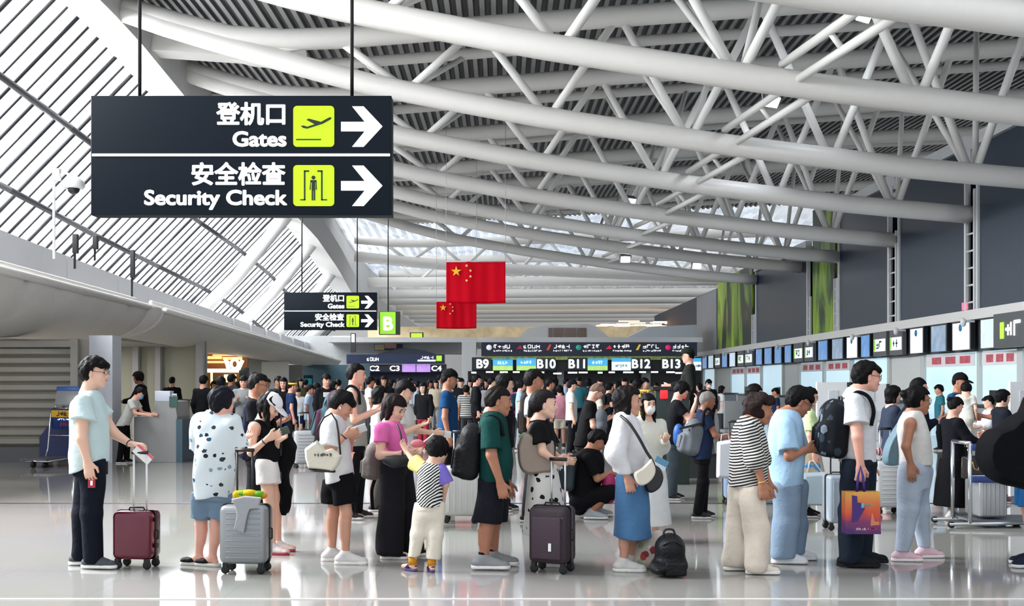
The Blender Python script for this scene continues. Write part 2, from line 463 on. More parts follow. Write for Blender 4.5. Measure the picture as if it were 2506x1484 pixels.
        S.cone(w+d*.03*r, w+d*.082*r, .034*r, .04*r, k=.012, sq=(n, .4))
        cu = a['curl']
        for off, ln, sp in ((.029, .070, .06), (.0098, .080, .02), (-.0098, .074, -.03), (-.029, .058, -.09)):
            p = w+d*.088*r+t*off*r; ang = .25*cu; dd = d+t*sp
            for seg, fr in ((0, .45), (1, .32), (2, .25)):
                v = unit(dd*math.cos(ang)+n*math.sin(ang)); q = p+v*ln*fr*r
                S.cone(p, q, (.0088-.0008*seg)*r, (.0082-.0008*seg)*r, k=.004); p = q; ang += cu*.95*(1+.1*(off < 0))
        p = w+d*.03*r+t*.028*r; v = unit(d*.75+t*.65+n*.25*cu)
        q = p+v*.045*r; S.cone(p, q, .0125*r, .0105*r, k=.01)
        v2 = unit(d+t*.1+n*.35*cu); S.cone(q, q+v2*.032*r, .0105*r, .008*r, k=.004)
        a['grip'] = w+d*.1*r+n*.025*r; a['d'] = d; a['t'] = t; a['n'] = n
    # ---- face and hair
    def face(s, glasses=None, brow='#15110f', eyes=True, lips='#b5655c'):
        if eyes:
            wm = mat('eye_white', '#a8a09a', .3); im = mat('iris_dark', '#140c08', .2)
            for sd in (1, -1):
                bm = bmesh.new(); bmesh.ops.create_uvsphere(bm, u_segments=12, v_segments=8, radius=.0108*s.hs)
                for v in bm.verts: v.co = Vector(s.hR@A(v.co))+Vector(s.hp((.0755, sd*.031, .004)))
                me = bpy.data.meshes.new('eye'); fw = Vector(s.hR[:, 0]); c = Vector(s.hp((.0755, sd*.031, .004)))
                for f in bm.faces:
                    f.smooth = True; f.material_index = 1 if (f.calc_center_median()-c).normalized().dot(fw) > .55 else 0
                bm.to_mesh(me); bm.free(); me.materials.append(wm); me.materials.append(im)
                o = bpy.data.objects.new('eye', me); COL.objects.link(o); o.parent = s.b
                MB().tube([s.hp((.083, sd*.047, .023)), s.hp((.0905, sd*.032, .029)), s.hp((.092, sd*.015, .025))], [.002, .0042, .003], 6).build('eyebrow', hairm(brow), s.b)
            MB().tube([s.hp((.086, -.019, -.0585)), s.hp((.0925, -.008, -.0575)), s.hp((.0935, 0, -.058)), s.hp((.0925, .008, -.0575)), s.hp((.086, .019, -.0585))], [.002, .0055, .006, .0055, .002], 8).build('lips', mat('lips', lips, .45), s.b)
        if glasses:
            m = MB()
            for sd in (1, -1):
                m.tube([s.hp((.103-.25*abs(math.cos(a)*.024)*0-.012*max(0, math.cos(a)), sd*(.032+.023*math.cos(a)), .004+.018*math.sin(a))) for a in np.linspace(0, 2*math.pi, 17)[:-1]], .0016*s.hs, 6, closed=True)
                m.tube([s.hp((.09, sd*.056, .008)), s.hp((.05, sd*.07, .01)), s.hp((-.006, sd*.08, .012))], .0016*s.hs, 6)
            m.tube([s.hp((.106, -.01, .008)), s.hp((.108, 0, .011)), s.hp((.106, .01, .008))], .0016*s.hs, 6)
            m.build('glasses', mat('glasses_'+glasses.strip('#'), glasses, .3, .5), s.b)
    def hair(s, style='short', m=None, line=.05, vol=1.):
        m = m or hairm(); z = s.hs; R = s.hR; hp = s.hp
        S = Sdf(noise=.004 if style != 'curly' else .016, nf=70 if style != 'curly' else 60, seed=int(abs(s.px)))
        g = .016*vol if style not in ('crop', 'buzz') else .007
        S.ell(hp((-.014, 0, .034)), A([.098+g, .076+g, .086+g])*z, R, k=0)
        if style in ('short', 'crop', 'buzz', 'cropfade'):
            S.ell(hp((-.045, 0, -.01)), A([.062+g, .062+g, .075])*z, R, k=.03)
            S.box(hp((.1, 0, -.06)), A([.088, .14, .06+line])*z, R, .02, op='s', k=.012)
            S.plane(hp((-.05, 0, -.078)), R@A([.35, 0, -1]))
            for sd in (1, -1): S.ell(hp((.0, sd*.092, -.03)), A([.026, .032, .052])*z, R, op='s', k=.008)
            if style == 'short': S.cone(hp((.075, -.04, .055)), hp((.075, .04, .055)), .022*z, .022*z, k=.03)
        elif style in ('bob', 'mop', 'bowl'):
            dn = {'bob': -.115, 'mop': -.06, 'bowl': -.045}[style]
            S.cone(hp((-.04, 0, .02)), hp((-.045, 0, dn+.03)), .088*z, .07*z, k=.03)
            for sd in (1, -1): S.cone(hp((-.01, sd*.055, .03)), hp((-.0, sd*.07, dn+.02)), .04*z, .022*z, k=.02)
            S.box(hp((.12, 0, -.09)), A([.085, .14, .09+line])*z, R, .02, op='s', k=.015)
            S.box(hp((.1, 0, -.09)), A([.12, .05, .09+line*.8])*z, R, .02, op='s', k=.015)
        elif style in ('long', 'bun', 'tail', 'wavy'):
            S.ell(hp((-.04, 0, -.01)), A([.07, .07, .075])*z, R, k=.03)
            S.box(hp((.1, 0, -.065)), A([.085, .14, .065+line])*z, R, .02, op='s', k=.012)
            if style == 'bun': S.ell(hp((-.125, 0, .055)), A([.035, .036, .034])*z, R, k=.008)
            if style == 'tail': S.cone(hp((-.11, 0, .03)), hp((-.13, 0, -.14)), .03*z, .015*z, k=.01)
            if style in ('bun', 'tail'):
                S.plane(hp((-.05, 0, -.08)), R@A([.3, 0, -1]))
                for sd in (1, -1): S.ell(hp((.002, sd*.095, -.025)), A([.026, .036, .045])*z, R, op='s', k=.008)
            else:
                ln = .3 if style == 'long' else .22
                c = hp((-.05, 0, -.03)); dn = A([0, 0, -ln]); S.cone(c, c+dn-R[:, 0]*.02, .07*z, .055*z, k=.04, sq=(R[:, 0]*A([1, 1, 0]), .6))
                for sd in (1, -1): c = hp((.0, sd*.066, .0)); S.cone(c, c+dn*.95+R[:, 0]*.02, .03*z, .02*z, k=.03)
        elif style == 'curly':
            S.ell(hp((-.04, 0, -.005)), A([.092, .096, .09])*z, R, k=.04); S.ell(hp((.02, 0, .08)), A([.085, .085, .05])*z, R, k=.03)
            S.box(hp((.12, 0, -.08)), A([.088, .14, .08+line])*z, R, .02, op='s', k=.02)
        return S.build('hair', max(s.h*.9, .006), m, s.b)
    def cap(s, col, brim=True, back=0):
        z = s.hs; S = Sdf(); R = s.hR; hp = s.hp
        S.ell(hp((-.008, 0, .04)), A([.112, .09, .1])*z, R, k=0); S.plane(hp((0, 0, .036)), R@A([.12, 0, -1]))
        S.ell(hp((0, 0, .141)), A([.01, .01, .007])*z, R, k=.004)
        o = S.build('cap', max(s.h*.9, .006), cloth(col), s.b)
        if brim:
            B = Sdf(); B.ell(hp((.1, 0, .036)), A([.095, .075, .012])*z, R@A(Matrix.Rotation(.22, 3, 'Y')), k=0)
            B.ell(hp((-.008, 0, .03)), A([.1, .08, .09])*z, R, op='s', k=0)
            B.build('cap_brim', max(s.h*.8, .005), cloth(col), o)
        return o
    def mask(s, col='#e8ebee'):
        S = Sdf(); S.ell(s.hp((.062, 0, -.05)), A([.05, .058, .05])*s.hs, s.hR, k=0); S.build('face_mask', max(s.h*.9, .006), cloth(col), s.b)
    # ---- clothes
    def top(s, m, sleeve=.6, r0=.061, r1=.072, hem=None, name='shirt', neckcut=.064, noise=.006, sides=None, slim=0., tank=False, tilt=0., seed=3):
        S = Sdf(noise=noise*1.25, nf=15, seed=seed+int(s.px))
        S.loft([(x, y, z, a-slim, b-slim) for x, y, z, a, b in s.rings], s.yaw, k=.0)
        for nm, a in s.arms.items():
            r = a['r']
            sl = sleeve if not isinstance(sleeve, dict) else sleeve[nm]
            if not tank:
                S.cone(s.neck+A([0, 0, -.035]), a['sh']+A([0, 0, -.005]), .055*s.bd, .056*r*s.bd**.5, k=.05)
                if sl <= 1:
                    e = a['sh']+(a['el']-a['sh'])*sl; S.cone(a['sh'], e, r0*r, r1*r, k=.035, flat=2)
                else:
                    S.cone(a['sh'], a['el'], r0*r, r1*r, k=.035); e = a['el']+(a['wr']-a['el'])*(sl-1); S.cone(a['el'], e, r1*r, (r1*.3+r0*.3)*r*1.1, k=.03, flat=2)
            else:
                S.cone(s.neck+A([0, 0, -.02]), a['sh']*.55+s.neck*.45, .055, .05, k=.04)
        if tank:
            for a in s.arms.values():
                o = unit(a['sh']-s.neck); S.ell(a['sh']+o*.015+A([0, 0, -.03]), (.075, .075, .10), op='s', k=.012)
        up = s.hc-s.neck
        S.cone(s.neck+A([0, 0, .0]), s.neck+up*.7, neckcut, neckcut*1.15, op='s', k=.012)
        if hem is not None: S.plane((0, 0, hem), (tilt, 0, -1), k=.003)
        s.hemz, s.tilt = hem, tilt
        s.shirt = S.build(name, s.h*1.1, m, s.b)
        return s.shirt
    def pants(s, m, r=(.088, .073, .062), hem=0., waist=None, frac=2., name='trousers', noise=.009, flare=None, seed=5, pel=None):
        """frac 1 = knee, 2 = ankle"""
        S = Sdf(noise=noise, nf=15, seed=seed+int(s.px))
        rr = sorted(s.rings, key=lambda q: q[2]); hz = np.mean([g['hip'][2] for g in s.legs.values()])
        low = rr[0]
        if pel is None:
            pel = [(q[0], q[1], q[2], q[3]-.022, q[4]-.022) for q in rr if hz-.2 < q[2] < hz+.16] or [low]
        if len(pel) == 1: pel = [pel[0], (pel[0][0], pel[0][1], pel[0][2]+.12, pel[0][3], pel[0][4])]
        S.loft(pel, s.yaw, k=0)
        sqy = A([-math.sin(s.yaw), math.cos(s.yaw), 0])
        c = np.mean([g['hip'] for g in s.legs.values()], 0); S.ell(c+A([0, 0, -.06]), (min(.1, r[0]), min(.1, r[0])*.9, .1), k=.04)
        for g in s.legs.values():
            q = g['r']; hem_r = (flare or r[2])*q
            if frac <= 1: S.cone(g['hip'], g['hip']+(g['kn']-g['hip'])*frac, r[0]*q, hem_r, k=.03, flat=2, sq=(sqy, .85))
            else:
                S.cone(g['hip'], g['kn'], r[0]*q, r[1]*q, k=.03, sq=(sqy, .85))
                S.cone(g['kn'], g['kn']+(g['an']-g['kn'])*(frac-1), r[1]*q, hem_r, k=.025, flat=2 if frac < 1.9 else 0)
        if getattr(s, 'hemz', None) is not None: S.plane((0, 0, s.hemz+.03), (-s.tilt, 0, 1), k=.003)
        if frac >= 1.9: S.plane((0, 0, hem if hem else .045), (0, 0, -1), k=.003)
        return S.build(name, s.h*1.15, m, s.b)
    def skirt(s, m, rows, name='skirt', noise=.006, metres=False):
        S = Sdf(noise=noise, nf=11, seed=8); rg = []
        for q in rows:
            if metres: rg.append(q)
            else:
                a, b = s.p(q[1], q[0]), s.p(q[2], q[0]); rg.append(((a[0]+b[0])/2, 0, a[2], (b[0]-a[0])/2, q[3]))
        S.loft(rg, s.yaw); return S.build(name, s.h*1.15, m, s.b)
    def shoes(s, up, sole='#e8e6e2', L=1., flip=False, only=None):
        for nm, g in s.legs.items():
            if only and nm not in only: continue
            y = math.radians(g['yaw']); fw = A([math.cos(y), math.sin(y), 0]); an = g['an'].copy(); r = g['r']*L
            fz = max(0., an[2]-.085)
            heel = an-fw*.045*r; toe = an+fw*.135*r; side = A([-fw[1], fw[0], 0])
            S = Sdf()
            Zs = (A([0, 0, 1.]), .74)
            if flip:
                S.cone(A([*(an+fw*.07*r)[:2], .04+fz]), A([*toe[:2], .035+fz]), .046*r, .043*r, k=0, sq=Zs); S.plane((0, 0, fz+.02), (0, 0, -1), k=.002)
            else:
                S.cone(A([*heel[:2], .042+fz]), A([*toe[:2], .027+fz]), .039*r, .041*r, k=0, sq=Zs)
                S.cone(A([*(heel+fw*.012)[:2], .045+fz]), A([*(an-fw*.005)[:2], fz+.088]), .039*r, .04*r, k=.02)
                S.cone(A([*(an+fw*.012)[:2], .068+fz]), A([*(an+fw*.085*r)[:2], .042+fz]), .036*r, .031*r, k=.03)
                S.plane((0, 0, fz+.012), (0, 0, -1), k=.002)
            o = S.build('slipper' if flip else 'shoe', max(s.h*.9, .0055), cloth(up, .6), s.b)
            T = Sdf(); T.cone(A([*heel[:2], .012+fz]), A([*toe[:2], .012+fz]), .042*r, .045*r, k=0); T.plane((0, 0, fz+.028), (0, 0, 1), k=.002); T.plane((0, 0, fz+.0), (0, 0, -1), k=.002)
            T.build('sole', max(s.h*.9, .0055), cloth(sole, .6), o)
    def done(s, label, group=None, name='person'):
        """the body itself becomes the thing, its origin on the floor"""
        b = s.b; b.name = name; b.parent = None; b.location = s.root.location.copy()
        bpy.data.objects.remove(s.root); tag(b, label, 'person', group); s.root = b
        return s
    def wpt(s, v): return A(s.b.location)+A(v, float)
def phone(F, side, label, col='#15161a', lit=None, tilt=0.):
    a = F.arms[side]; c = F.wpt(a['grip']+a['d']*.03); m = MB()
    R = Matrix(np.stack([a['d'], a['t'], a['n']], 1).tolist())
    ob = MB().box((0, 0, 0), (.075, .037, .0045), R, .003).build('phone', mat('phone_'+col.strip('#'), col, .25), None, c)
    MB().box(R @ Vector((0, 0, .0047)), (.07, .033, .0006), R).build('screen', mat('phone_glass', '#0a0c10', .08) if not lit else mat('phone_lit'+lit.strip('#'), lit, .1, emit=.6), ob)
    return tag(ob, label, 'phone')
# ---------------------------------------------------------------- the hall
def nodes(name):
    m = bpy.data.materials.new(name); m.use_nodes = True; MATS[name] = m
    return m, m.node_tree.nodes, m.node_tree.links, m.node_tree.nodes['Principled BSDF']
def floor_mat():
    m, n, L, b = nodes('polished_tile')
    t = n.new('ShaderNodeTexCoord'); br = n.new('ShaderNodeTexBrick'); br.offset = 0
    br.inputs['Scale'].default_value = 1; br.inputs['Brick Width'].default_value = 1.0; br.inputs['Row Height'].default_value = 1.0
    br.inputs['Mortar Size'].default_value = .004
    br.inputs['Color1'].default_value = hexc('#9b9995'); br.inputs['Color2'].default_value = hexc('#979591'); br.inputs['Mortar'].default_value = hexc('#8f8d89')
    z = n.new('ShaderNodeTexNoise'); z.inputs['Scale'].default_value = .5; z.inputs['Detail'].default_value = 5
    mx = n.new('ShaderNodeMix'); mx.data_type = 'RGBA'; mx.blend_type = 'MULTIPLY'; mx.inputs['Factor'].default_value = .25
    L.new(t.outputs['Object'], br.inputs['Vector']); L.new(t.outputs['Object'], z.inputs['Vector'])
    L.new(br.outputs['Color'], mx.inputs['A']); L.new(z.outputs['Color'], mx.inputs['B']); L.new(mx.outputs['Result'], b.inputs['Base Color'])
    z2 = n.new('ShaderNodeTexNoise'); z2.inputs['Scale'].default_value = 1.3
    bp = n.new('ShaderNodeBump'); bp.inputs['Strength'].default_value = .04; bp.inputs['Distance'].default_value = .02
    L.new(t.outputs['Object'], z2.inputs['Vector']); L.new(z2.outputs['Fac'], bp.inputs['Height']); L.new(bp.outputs['Normal'], b.inputs['Normal'])
    b.inputs['Roughness'].default_value = .07; b.inputs['Specular IOR Level'].default_value = .6
    return m
struct(meshobj('floor', [(-45, -6, 0), (45, -6, 0), (45, 125, 0), (-45, 125, 0)], [(0, 1, 2, 3)], floor_mat()))
mb = MB(); mb.box((0, 14.1, .002), (45, .022, .003)); struct(mb.build('trim_1', mat('joint_metal', '#3b3b3c', .35, .6)))
mb = MB(); mb.box((0, 7.85, .002), (45, .02, .003)); struct(mb.build('trim_2', mat('joint_pale', '#d8d7d4', .3, .2)))

STEEL = mat('white_steel', '#e4e2de', .42, var=.03)
WEB = mat('web_white', '#e2e1de', .42, var=.02)
DECK = mat('roof_deck', '#85868a', .45, .2, var=.08)
DECKL = mat('roof_deck_pale', '#c9cacb', .5, var=.05)
TY = [15, 19.2, 24.2, 29, 34.6, 40.5, 45.5, 53.5, 62, 68, 74, 80, 86, 92, 98, 104]
_zy = [10, 30, 34.6, 40.5, 45.5, 54, 62, 74, 104]; _zd = [0, 0, .05, .2, .35, .6, .3, -.2, -.2]
def zd(Y): return float(np.interp(Y, _zy, _zd))
def zb(X, Y=0):
    a = np.interp(X, [-9, -8, -5.5, -3, .7, 4.8, 9, 12.4, 20], [10.0, 9.55, 8.8, 8.1, 7.4, 6.78, 6.25, 5.95, 5.6])
    f = np.interp(Y, [54, 66], [0, 1]); return float(a*(1-f)+(7.75+.005*X)*f)
def zt(X, Y=0):
    a = np.interp(X, [-9, -6, -4.4, 2, 7.7, 14, 22], [9.95, 9.05, 9.0, 9.5, 9.9, 10.35, 10.7])
    f = np.interp(Y, [54, 66], [0, 1]); return float(a*(1-f)+(9.1+.01*X)*f)
ordn = ['first', 'second', 'third', 'fourth', 'fifth', 'sixth', 'seventh', 'eighth', 'ninth', 'tenth', 'eleventh', 'twelfth', 'thirteenth', 'fourteenth', 'fifteenth', 'sixteenth']
def smoothz(f, X, Y): return (f(X-.8, Y)+f(X, Y)*2+f(X+.8, Y))/4
def truss(i, Y):
    d = zd(Y); xe = 12.3 if i > 2 else 14.5
    if i >= 8: xe = 20
    x0 = -8.3
    t = empty('roof_truss', (0, Y, 0))
    near = ', crossing the top right corner' if i == 0 else (', sloping down to the right wall' if i < 8 else ', level, far down the hall')
    tag(t, '%s white tubular roof truss from the front%s' % (ordn[i], near), 'roof truss', 'white roof trusses')
    xs = np.linspace(x0, xe, 26); r = .235 if i < 8 else .3
    MB().tube([(x, 0, smoothz(zb, x, Y)+d) for x in xs], r, 16).build('bottom_chord', STEEL, t)
    xt = np.linspace(x0, 21, 26)
    MB().tube([(x, 0, smoothz(zt, x, Y)+d+.05) for x in xt], .235, 14).build('top_chord', STEEL, t)
    if i < 8: MB().tube([(x, 2.4, smoothz(zt, x, Y+2.4)+zd(Y+2.4)+.2) for x in xt], .13, 12).build('purlin', STEEL, t)
    X = -5.2
    while X < xe-.3:
        zb_ = smoothz(zb, X, Y)+d
        for sx in (-1.5, 1.5):
            xx = X+sx
            if smoothz(zt, xx, Y)-smoothz(zb, xx, Y) < .35: continue
            MB().tube([(X+sx*.06, 0, zb_+.1), (xx, 0, smoothz(zt, xx, Y)+d)], .09, 10).build('web', WEB, t)
            if i < 8 and int(round((X+5.2)/3.1)) % 2: MB().tube([(X+sx*.06, .05, zb_+.1), (X+sx*.75, 2.4, smoothz(zt, X+sx*.75, Y+2.4)+zd(Y+2.4)+.1)], .07, 8).build('web', WEB, t)
        X += 3.1
    if 0 < i < 8:
        Yp = TY[i-1]; a = Vector((4.87, 0, smoothz(zb, 4.87, Y)+d+.24)); b = Vector((5.25, Yp-Y, smoothz(zb, 5.25, Yp)+zd(Yp)+.1)); q = Vector((.22, 0, -.22))
        for o_ in (Vector((0, 0, .08)), q): MB().tube([a+o_, b+o_], .075, 10).build('tie_bar', WEB, t)
        MB().tube([(a+b)/2+Vector((0, 0, .08)), (a+b)/2+q], .05, 8).build('tie_spacer', WEB, t)
    return t
for i, Y in enumerate(TY): truss(i, Y)

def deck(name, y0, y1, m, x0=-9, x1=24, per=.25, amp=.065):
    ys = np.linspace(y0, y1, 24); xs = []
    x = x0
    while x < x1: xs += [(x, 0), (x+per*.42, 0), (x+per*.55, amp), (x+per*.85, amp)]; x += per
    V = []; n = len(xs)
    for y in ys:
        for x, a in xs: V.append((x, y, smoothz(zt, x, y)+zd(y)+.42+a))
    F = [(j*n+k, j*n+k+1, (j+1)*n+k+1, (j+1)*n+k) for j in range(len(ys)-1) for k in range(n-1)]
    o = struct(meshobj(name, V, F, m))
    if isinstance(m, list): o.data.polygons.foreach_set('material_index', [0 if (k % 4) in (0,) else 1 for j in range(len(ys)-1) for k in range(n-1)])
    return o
deck('ceiling', 12.5, 58, [mat('deck_rib_lit', '#a2a3a4', .45, .1, var=.04), mat('deck_valley_shaded', '#4a4b4e', .5, .1, var=.06)]); deck('ceiling_far', 58, 112, DECKL, per=.5)  # light on ribs and shade in valleys painted as two deck tones
def roof_at(x, y): return smoothz(zt, x, y)+zd(y)+.42

# the long box beam between roof and skylight
BY = [10, 24.9, 30, 38, 49.5, 56, 61.6, 70, 80, 112]; BZ = [10.5, 10.2, 9.74, 9.35, 8.83, 8.1, 7.2, 6.9, 6.8, 6.8]
def bz(Y): return float(np.interp(Y, BY, BZ))
ys = np.linspace(10, 112, 60); V = []
for y in ys:
    z = bz(y); V += [(-9.6, y, z-.35), (-8.35, y, z-.75), (-8.2, y, z+.3), (-9.6, y, z+.75)]
F = [(4*j+k, 4*j+(k+1) % 4, 4*j+4+(k+1) % 4, 4*j+4+k) for j in range(len(ys)-1) for k in range(4)]
ys2 = np.linspace(12.5, 112, 60)
struct(meshobj('trim_15', [q for y in ys2 for q in ((-8.9, y, bz(y)+.2), (-9.0, y, roof_at(-9, y)+.1))], [(2*j, 2*j+1, 2*j+3, 2*j+2) for j in range(len(ys2)-1)], mat('beam_paint', '#cfcfcd', .5, var=.02)))
struct(meshobj('trim_3', V, F, mat('beam_paint', '#cfcfcd', .5, var=.02)))
mb = MB()
for y in (21.3, 26.5, 31.6):                       # bracket boxes where trusses meet the beam
    z = bz(y); mb.prism([(-8.4, z-.6), (-6.2, z-.75), (-4.6, z-.95), (-4.7, z-.45), (-6.4, z-.1), (-8.4, z+.1)], y-.35, y+.35)
struct(mb.build('trim_4', STEEL))

# skylight slope, bay by bay
def sky_mat(nm='skylight_panel', c1=(.36, .363, .366, 1), c2=(.1, .102, .108, 1)):
    m, n, L, b = nodes(nm)
    t = n.new('ShaderNodeTexCoord'); br = n.new('ShaderNodeTexBrick'); br.inputs['Scale'].default_value = 1
    br.inputs['Brick Width'].default_value = .9; br.inputs['Row Height'].default_value = .62; br.inputs['Mortar Size'].default_value = .0
    br.inputs['Color1'].default_value = c1; br.inputs['Color2'].default_value = c2
    mp = n.new('ShaderNodeMapping'); mp.inputs['Rotation'].default_value = (0, 0, math.pi/2)
    L.new(t.outputs['Object'], mp.inputs['Vector']); L.new(mp.outputs['Vector'], br.inputs['Vector'])
    tr = n.new('ShaderNodeBsdfTransparent'); tl = n.new('ShaderNodeBsdfTranslucent'); mx = n.new('ShaderNodeMixShader'); mx.inputs['Fac'].default_value = .35
    L.new(br.outputs['Color'], tr.inputs['Color']); L.new(br.outputs['Color'], tl.inputs['Color'])
    L.new(tr.outputs[0], mx.inputs[1]); L.new(tl.outputs[0], mx.inputs[2]); L.new(mx.outputs[0], n['Material Output'].inputs['Surface'])
    return m
SKY = sky_mat(); bpy.data.objects['ceiling_far'].data.materials[0] = sky_mat('far_ceiling_fill', (.8, .8, .8, 1), (.55, .55, .56, 1)); RIB = mat('skylight_rib', '#2c2d30', .5, .3)  # far ceiling made translucent, added to brighten the far end of the hall
RIBW = mat('rafter_white', '#e4e4e3', .45, var=.02)
def slope(y, s): return Vector((-9.5-s*.7, y, bz(y)-.1-s*.72))       # s metres down the slope
bays = [16, 22, 28, 34, 40, 46, 52, 58, 64, 72]
LS = 8.4
for bi, (y0, y1) in enumerate(zip(bays[:-1], bays[1:])):
    q = [slope(y0, 0), slope(y1, 0), slope(y1, LS), slope(y0, LS)]
    g = struct(meshobj('window_%d' % (bi+1), q, [(0, 1, 2, 3)], SKY))
    m = MB(); y = y0; k = 0
    while y < y1-.1:
        r = (.028, .05, .028, .04)[k % 4]
        m.tube([slope(y, 0)+Vector((.06, 0, -.06)), slope(y, LS)+Vector((.06, 0, -.06))], r, 4); y += .6; k += 1
    m.build('window_frame', RIB, g)
    m = MB()
    for s in (2.3, 4.5, 6.6): m.tube([slope(y0, s)+Vector((.13, 0, -.13)), slope(y1, s)+Vector((.13, 0, -.13))], .085, 6)
    m.build('purlin', mat('purlin_dark', '#4a4b4f', .5, .3), g)
for y in (46, 52, 58, 64):
    LE = min(LS, (bz(y)-4.4)/.72)
    o = MB().tube([slope(y, -.2)+Vector((.45, 0, -.4)), slope(y+.3, LE/2)+Vector((.6, 0, -.55)), slope(y+.8, LE)+Vector((.45, 0, -.4))], .27, 14).build('skylight_rafter', RIBW)
    tag(o, {46: 'nearest', 52: 'second nearest', 58: 'third nearest', 64: 'farthest'}[y]+' thick white tube rafter under the slatted skylight', 'rafter', 'skylight rafters')

# ---------------------------------------------------------------- left: balcony shells, parapet, walls below
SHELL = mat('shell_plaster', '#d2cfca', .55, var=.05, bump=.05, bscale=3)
def shell(name, P0, P1, B0, B1, nseg, seam):
    """rim P0->P1 (near to far), lower edge B0->B1, bulging outward"""
    V = []; nu, nv = nseg*6+1, 12; m = MB()
    for i in range(nu):
        u = i/(nu-1); p = P0.lerp(P1, u); b = B0.lerp(B1, u)
        g = .06 if (i % 6 == 0) else 0
        for j in range(nv):
            v = j/(nv-1); a = v*math.pi/2
            x = p.x+(b.x-p.x)*(1-math.cos(a))-g; z = p.z+(b.z-p.z)*math.sin(a)
            y = p.y+(b.y-p.y)*v
            V.append((x, y, z))
    F = [(i*nv+j, i*nv+j+1, (i+1)*nv+j+1, (i+1)*nv+j) for i in range(nu-1) for j in range(nv-1)]
    o = struct(meshobj(name, V, F, SHELL, smooth=True))
    o.modifiers.new('solid', 'SOLIDIFY').thickness = .06
    # rim moulding and end ribs
    m.tube([P0, P1], .075, 8); m.tube([P0+Vector((-.45, .3, .22)), P1+Vector((-.45, .3, .2))], .06, 8)
    for i in (nu-1, 0): m.tube([V[i*nv+j] for j in range(nv)], .05, 8)
    m.build('trim_5' if name == 'wall_left' else 'trim_6', mat('rim_white', '#d9d7d3', .5), o)
    s = [P0+Vector((-.05, 0, 0)), P1+Vector((-.05, 0, 0)), P1+Vector((-3.5, 0, .45)), P0+Vector((-3.5, 0, .45))]
    meshobj('ledge_top', s, [(0, 1, 2, 3)], SHELL, o)
    return o, [V[j] for j in range(nv)], [V[(nu-1)*nv+j] for j in range(nv)]
_, _, e1 = shell('wall_left', W(-400, 560, 13.5), W(365, 752, 27.0), W(-640, 790, 13.5), W(215, 838, 27.0), 9, 1)
_, e2, _ = shell('wall_left_far', W(404, 760, 27.6), W(832, 885, 58), W(272, 826, 27.6), W(800, 905, 58), 17, 1)
q = len(e1); mid = [(A_+B_)/2+Vector((.12, 0, .03)) for A_, B_ in zip(map(Vector, e1), map(Vector, e2))]
struct(meshobj('wall_left_joint', list(e1)+mid+list(e2), [(r*q+j, r*q+j+1, (r+1)*q+j+1, (r+1)*q+j) for r in (0, 1) for j in range(q-1)], mat('rim_white', '#d9d7d3', .5), smooth=True))
# parapet behind the shells
pts = [(14, 5.6), (25.2, 5.05), (33, 4.75), (41.4, 4.5), (58, 3.9), (72, 3.5)]
m = MB()
for k, ((ya, za), (yb, zb_)) in enumerate(zip(pts[:-1], pts[1:])):
    n = max(1, int((yb-ya)/2.7))
    for q in range(n):
        u0, u1 = q/n, (q+1)/n; y0 = ya+(yb-ya)*u0+.03; y1 = ya+(yb-ya)*u1; z0 = za+(zb_-za)*u0; z1 = za+(zb_-za)*u1
        xw = -11.5 if y0 < 45 else -11.5+(y0-45)*.04
        m.prism([(y0, 2.9), (y1, 2.9), (y1, z1), (y0, z0)], xw-.2, xw, 'x')
struct(m.build('trim_7', mat('parapet_grey', '#c4c6cb', .5, var=.03)))
# soffit of the balcony
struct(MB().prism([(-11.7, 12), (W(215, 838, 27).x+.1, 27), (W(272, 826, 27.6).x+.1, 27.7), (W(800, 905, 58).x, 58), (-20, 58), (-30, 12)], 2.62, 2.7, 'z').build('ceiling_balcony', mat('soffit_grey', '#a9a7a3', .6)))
WG = mat('wall_grey', '#a09d96', .55, var=.04)
def frontal(name, x0, x1, Y, z0, z1, m, th=.12, st=True, parent=None):
    a = (x0-CX)/FPX*Y; b = (x1-CX)/FPX*Y
    o = MB().box(((a+b)/2, Y+th/2, (z0+z1)/2), ((b-a)/2, th/2, (z1-z0)/2)).build(name, m, parent)
    return struct(o) if st else o
struct(MB().box((-13.5, 21.7, 1.2), (5.4, .1, 1.2)).build('wall_left_front', mat('wall_beige', '#a8a49b', .55)))
# roller shutter
t = empty('roller_shutter', ((60-CX)/FPX*21.5, 21.5, 0)); tag(t, 'closed grey ribbed roller shutter behind the blue luggage trolley', 'shutter')
m = MB()
for k in range(11):
    z = .32+k*.175; m.prism([(0, z), (-.035, z+.04), (-.035, z+.13), (0, z+.172)], -2.2, 0.94, 'x')
m.build('curtain', mat('shutter_slats', '#8b8880', .45, .35, var=.05), t)
m = MB(); m.box((1.0, -.04, 1.2), (.07, .06, 1.2)); m.box((-.6, -.04, 2.3), (1.6, .07, .06)); m.build('frame', WG, t)
MB().box((-.9, -.06, .15), (1.3, .07, .15)).build('plinth', mat('plinth_dark', '#4a4a4b', .25, .2), t)
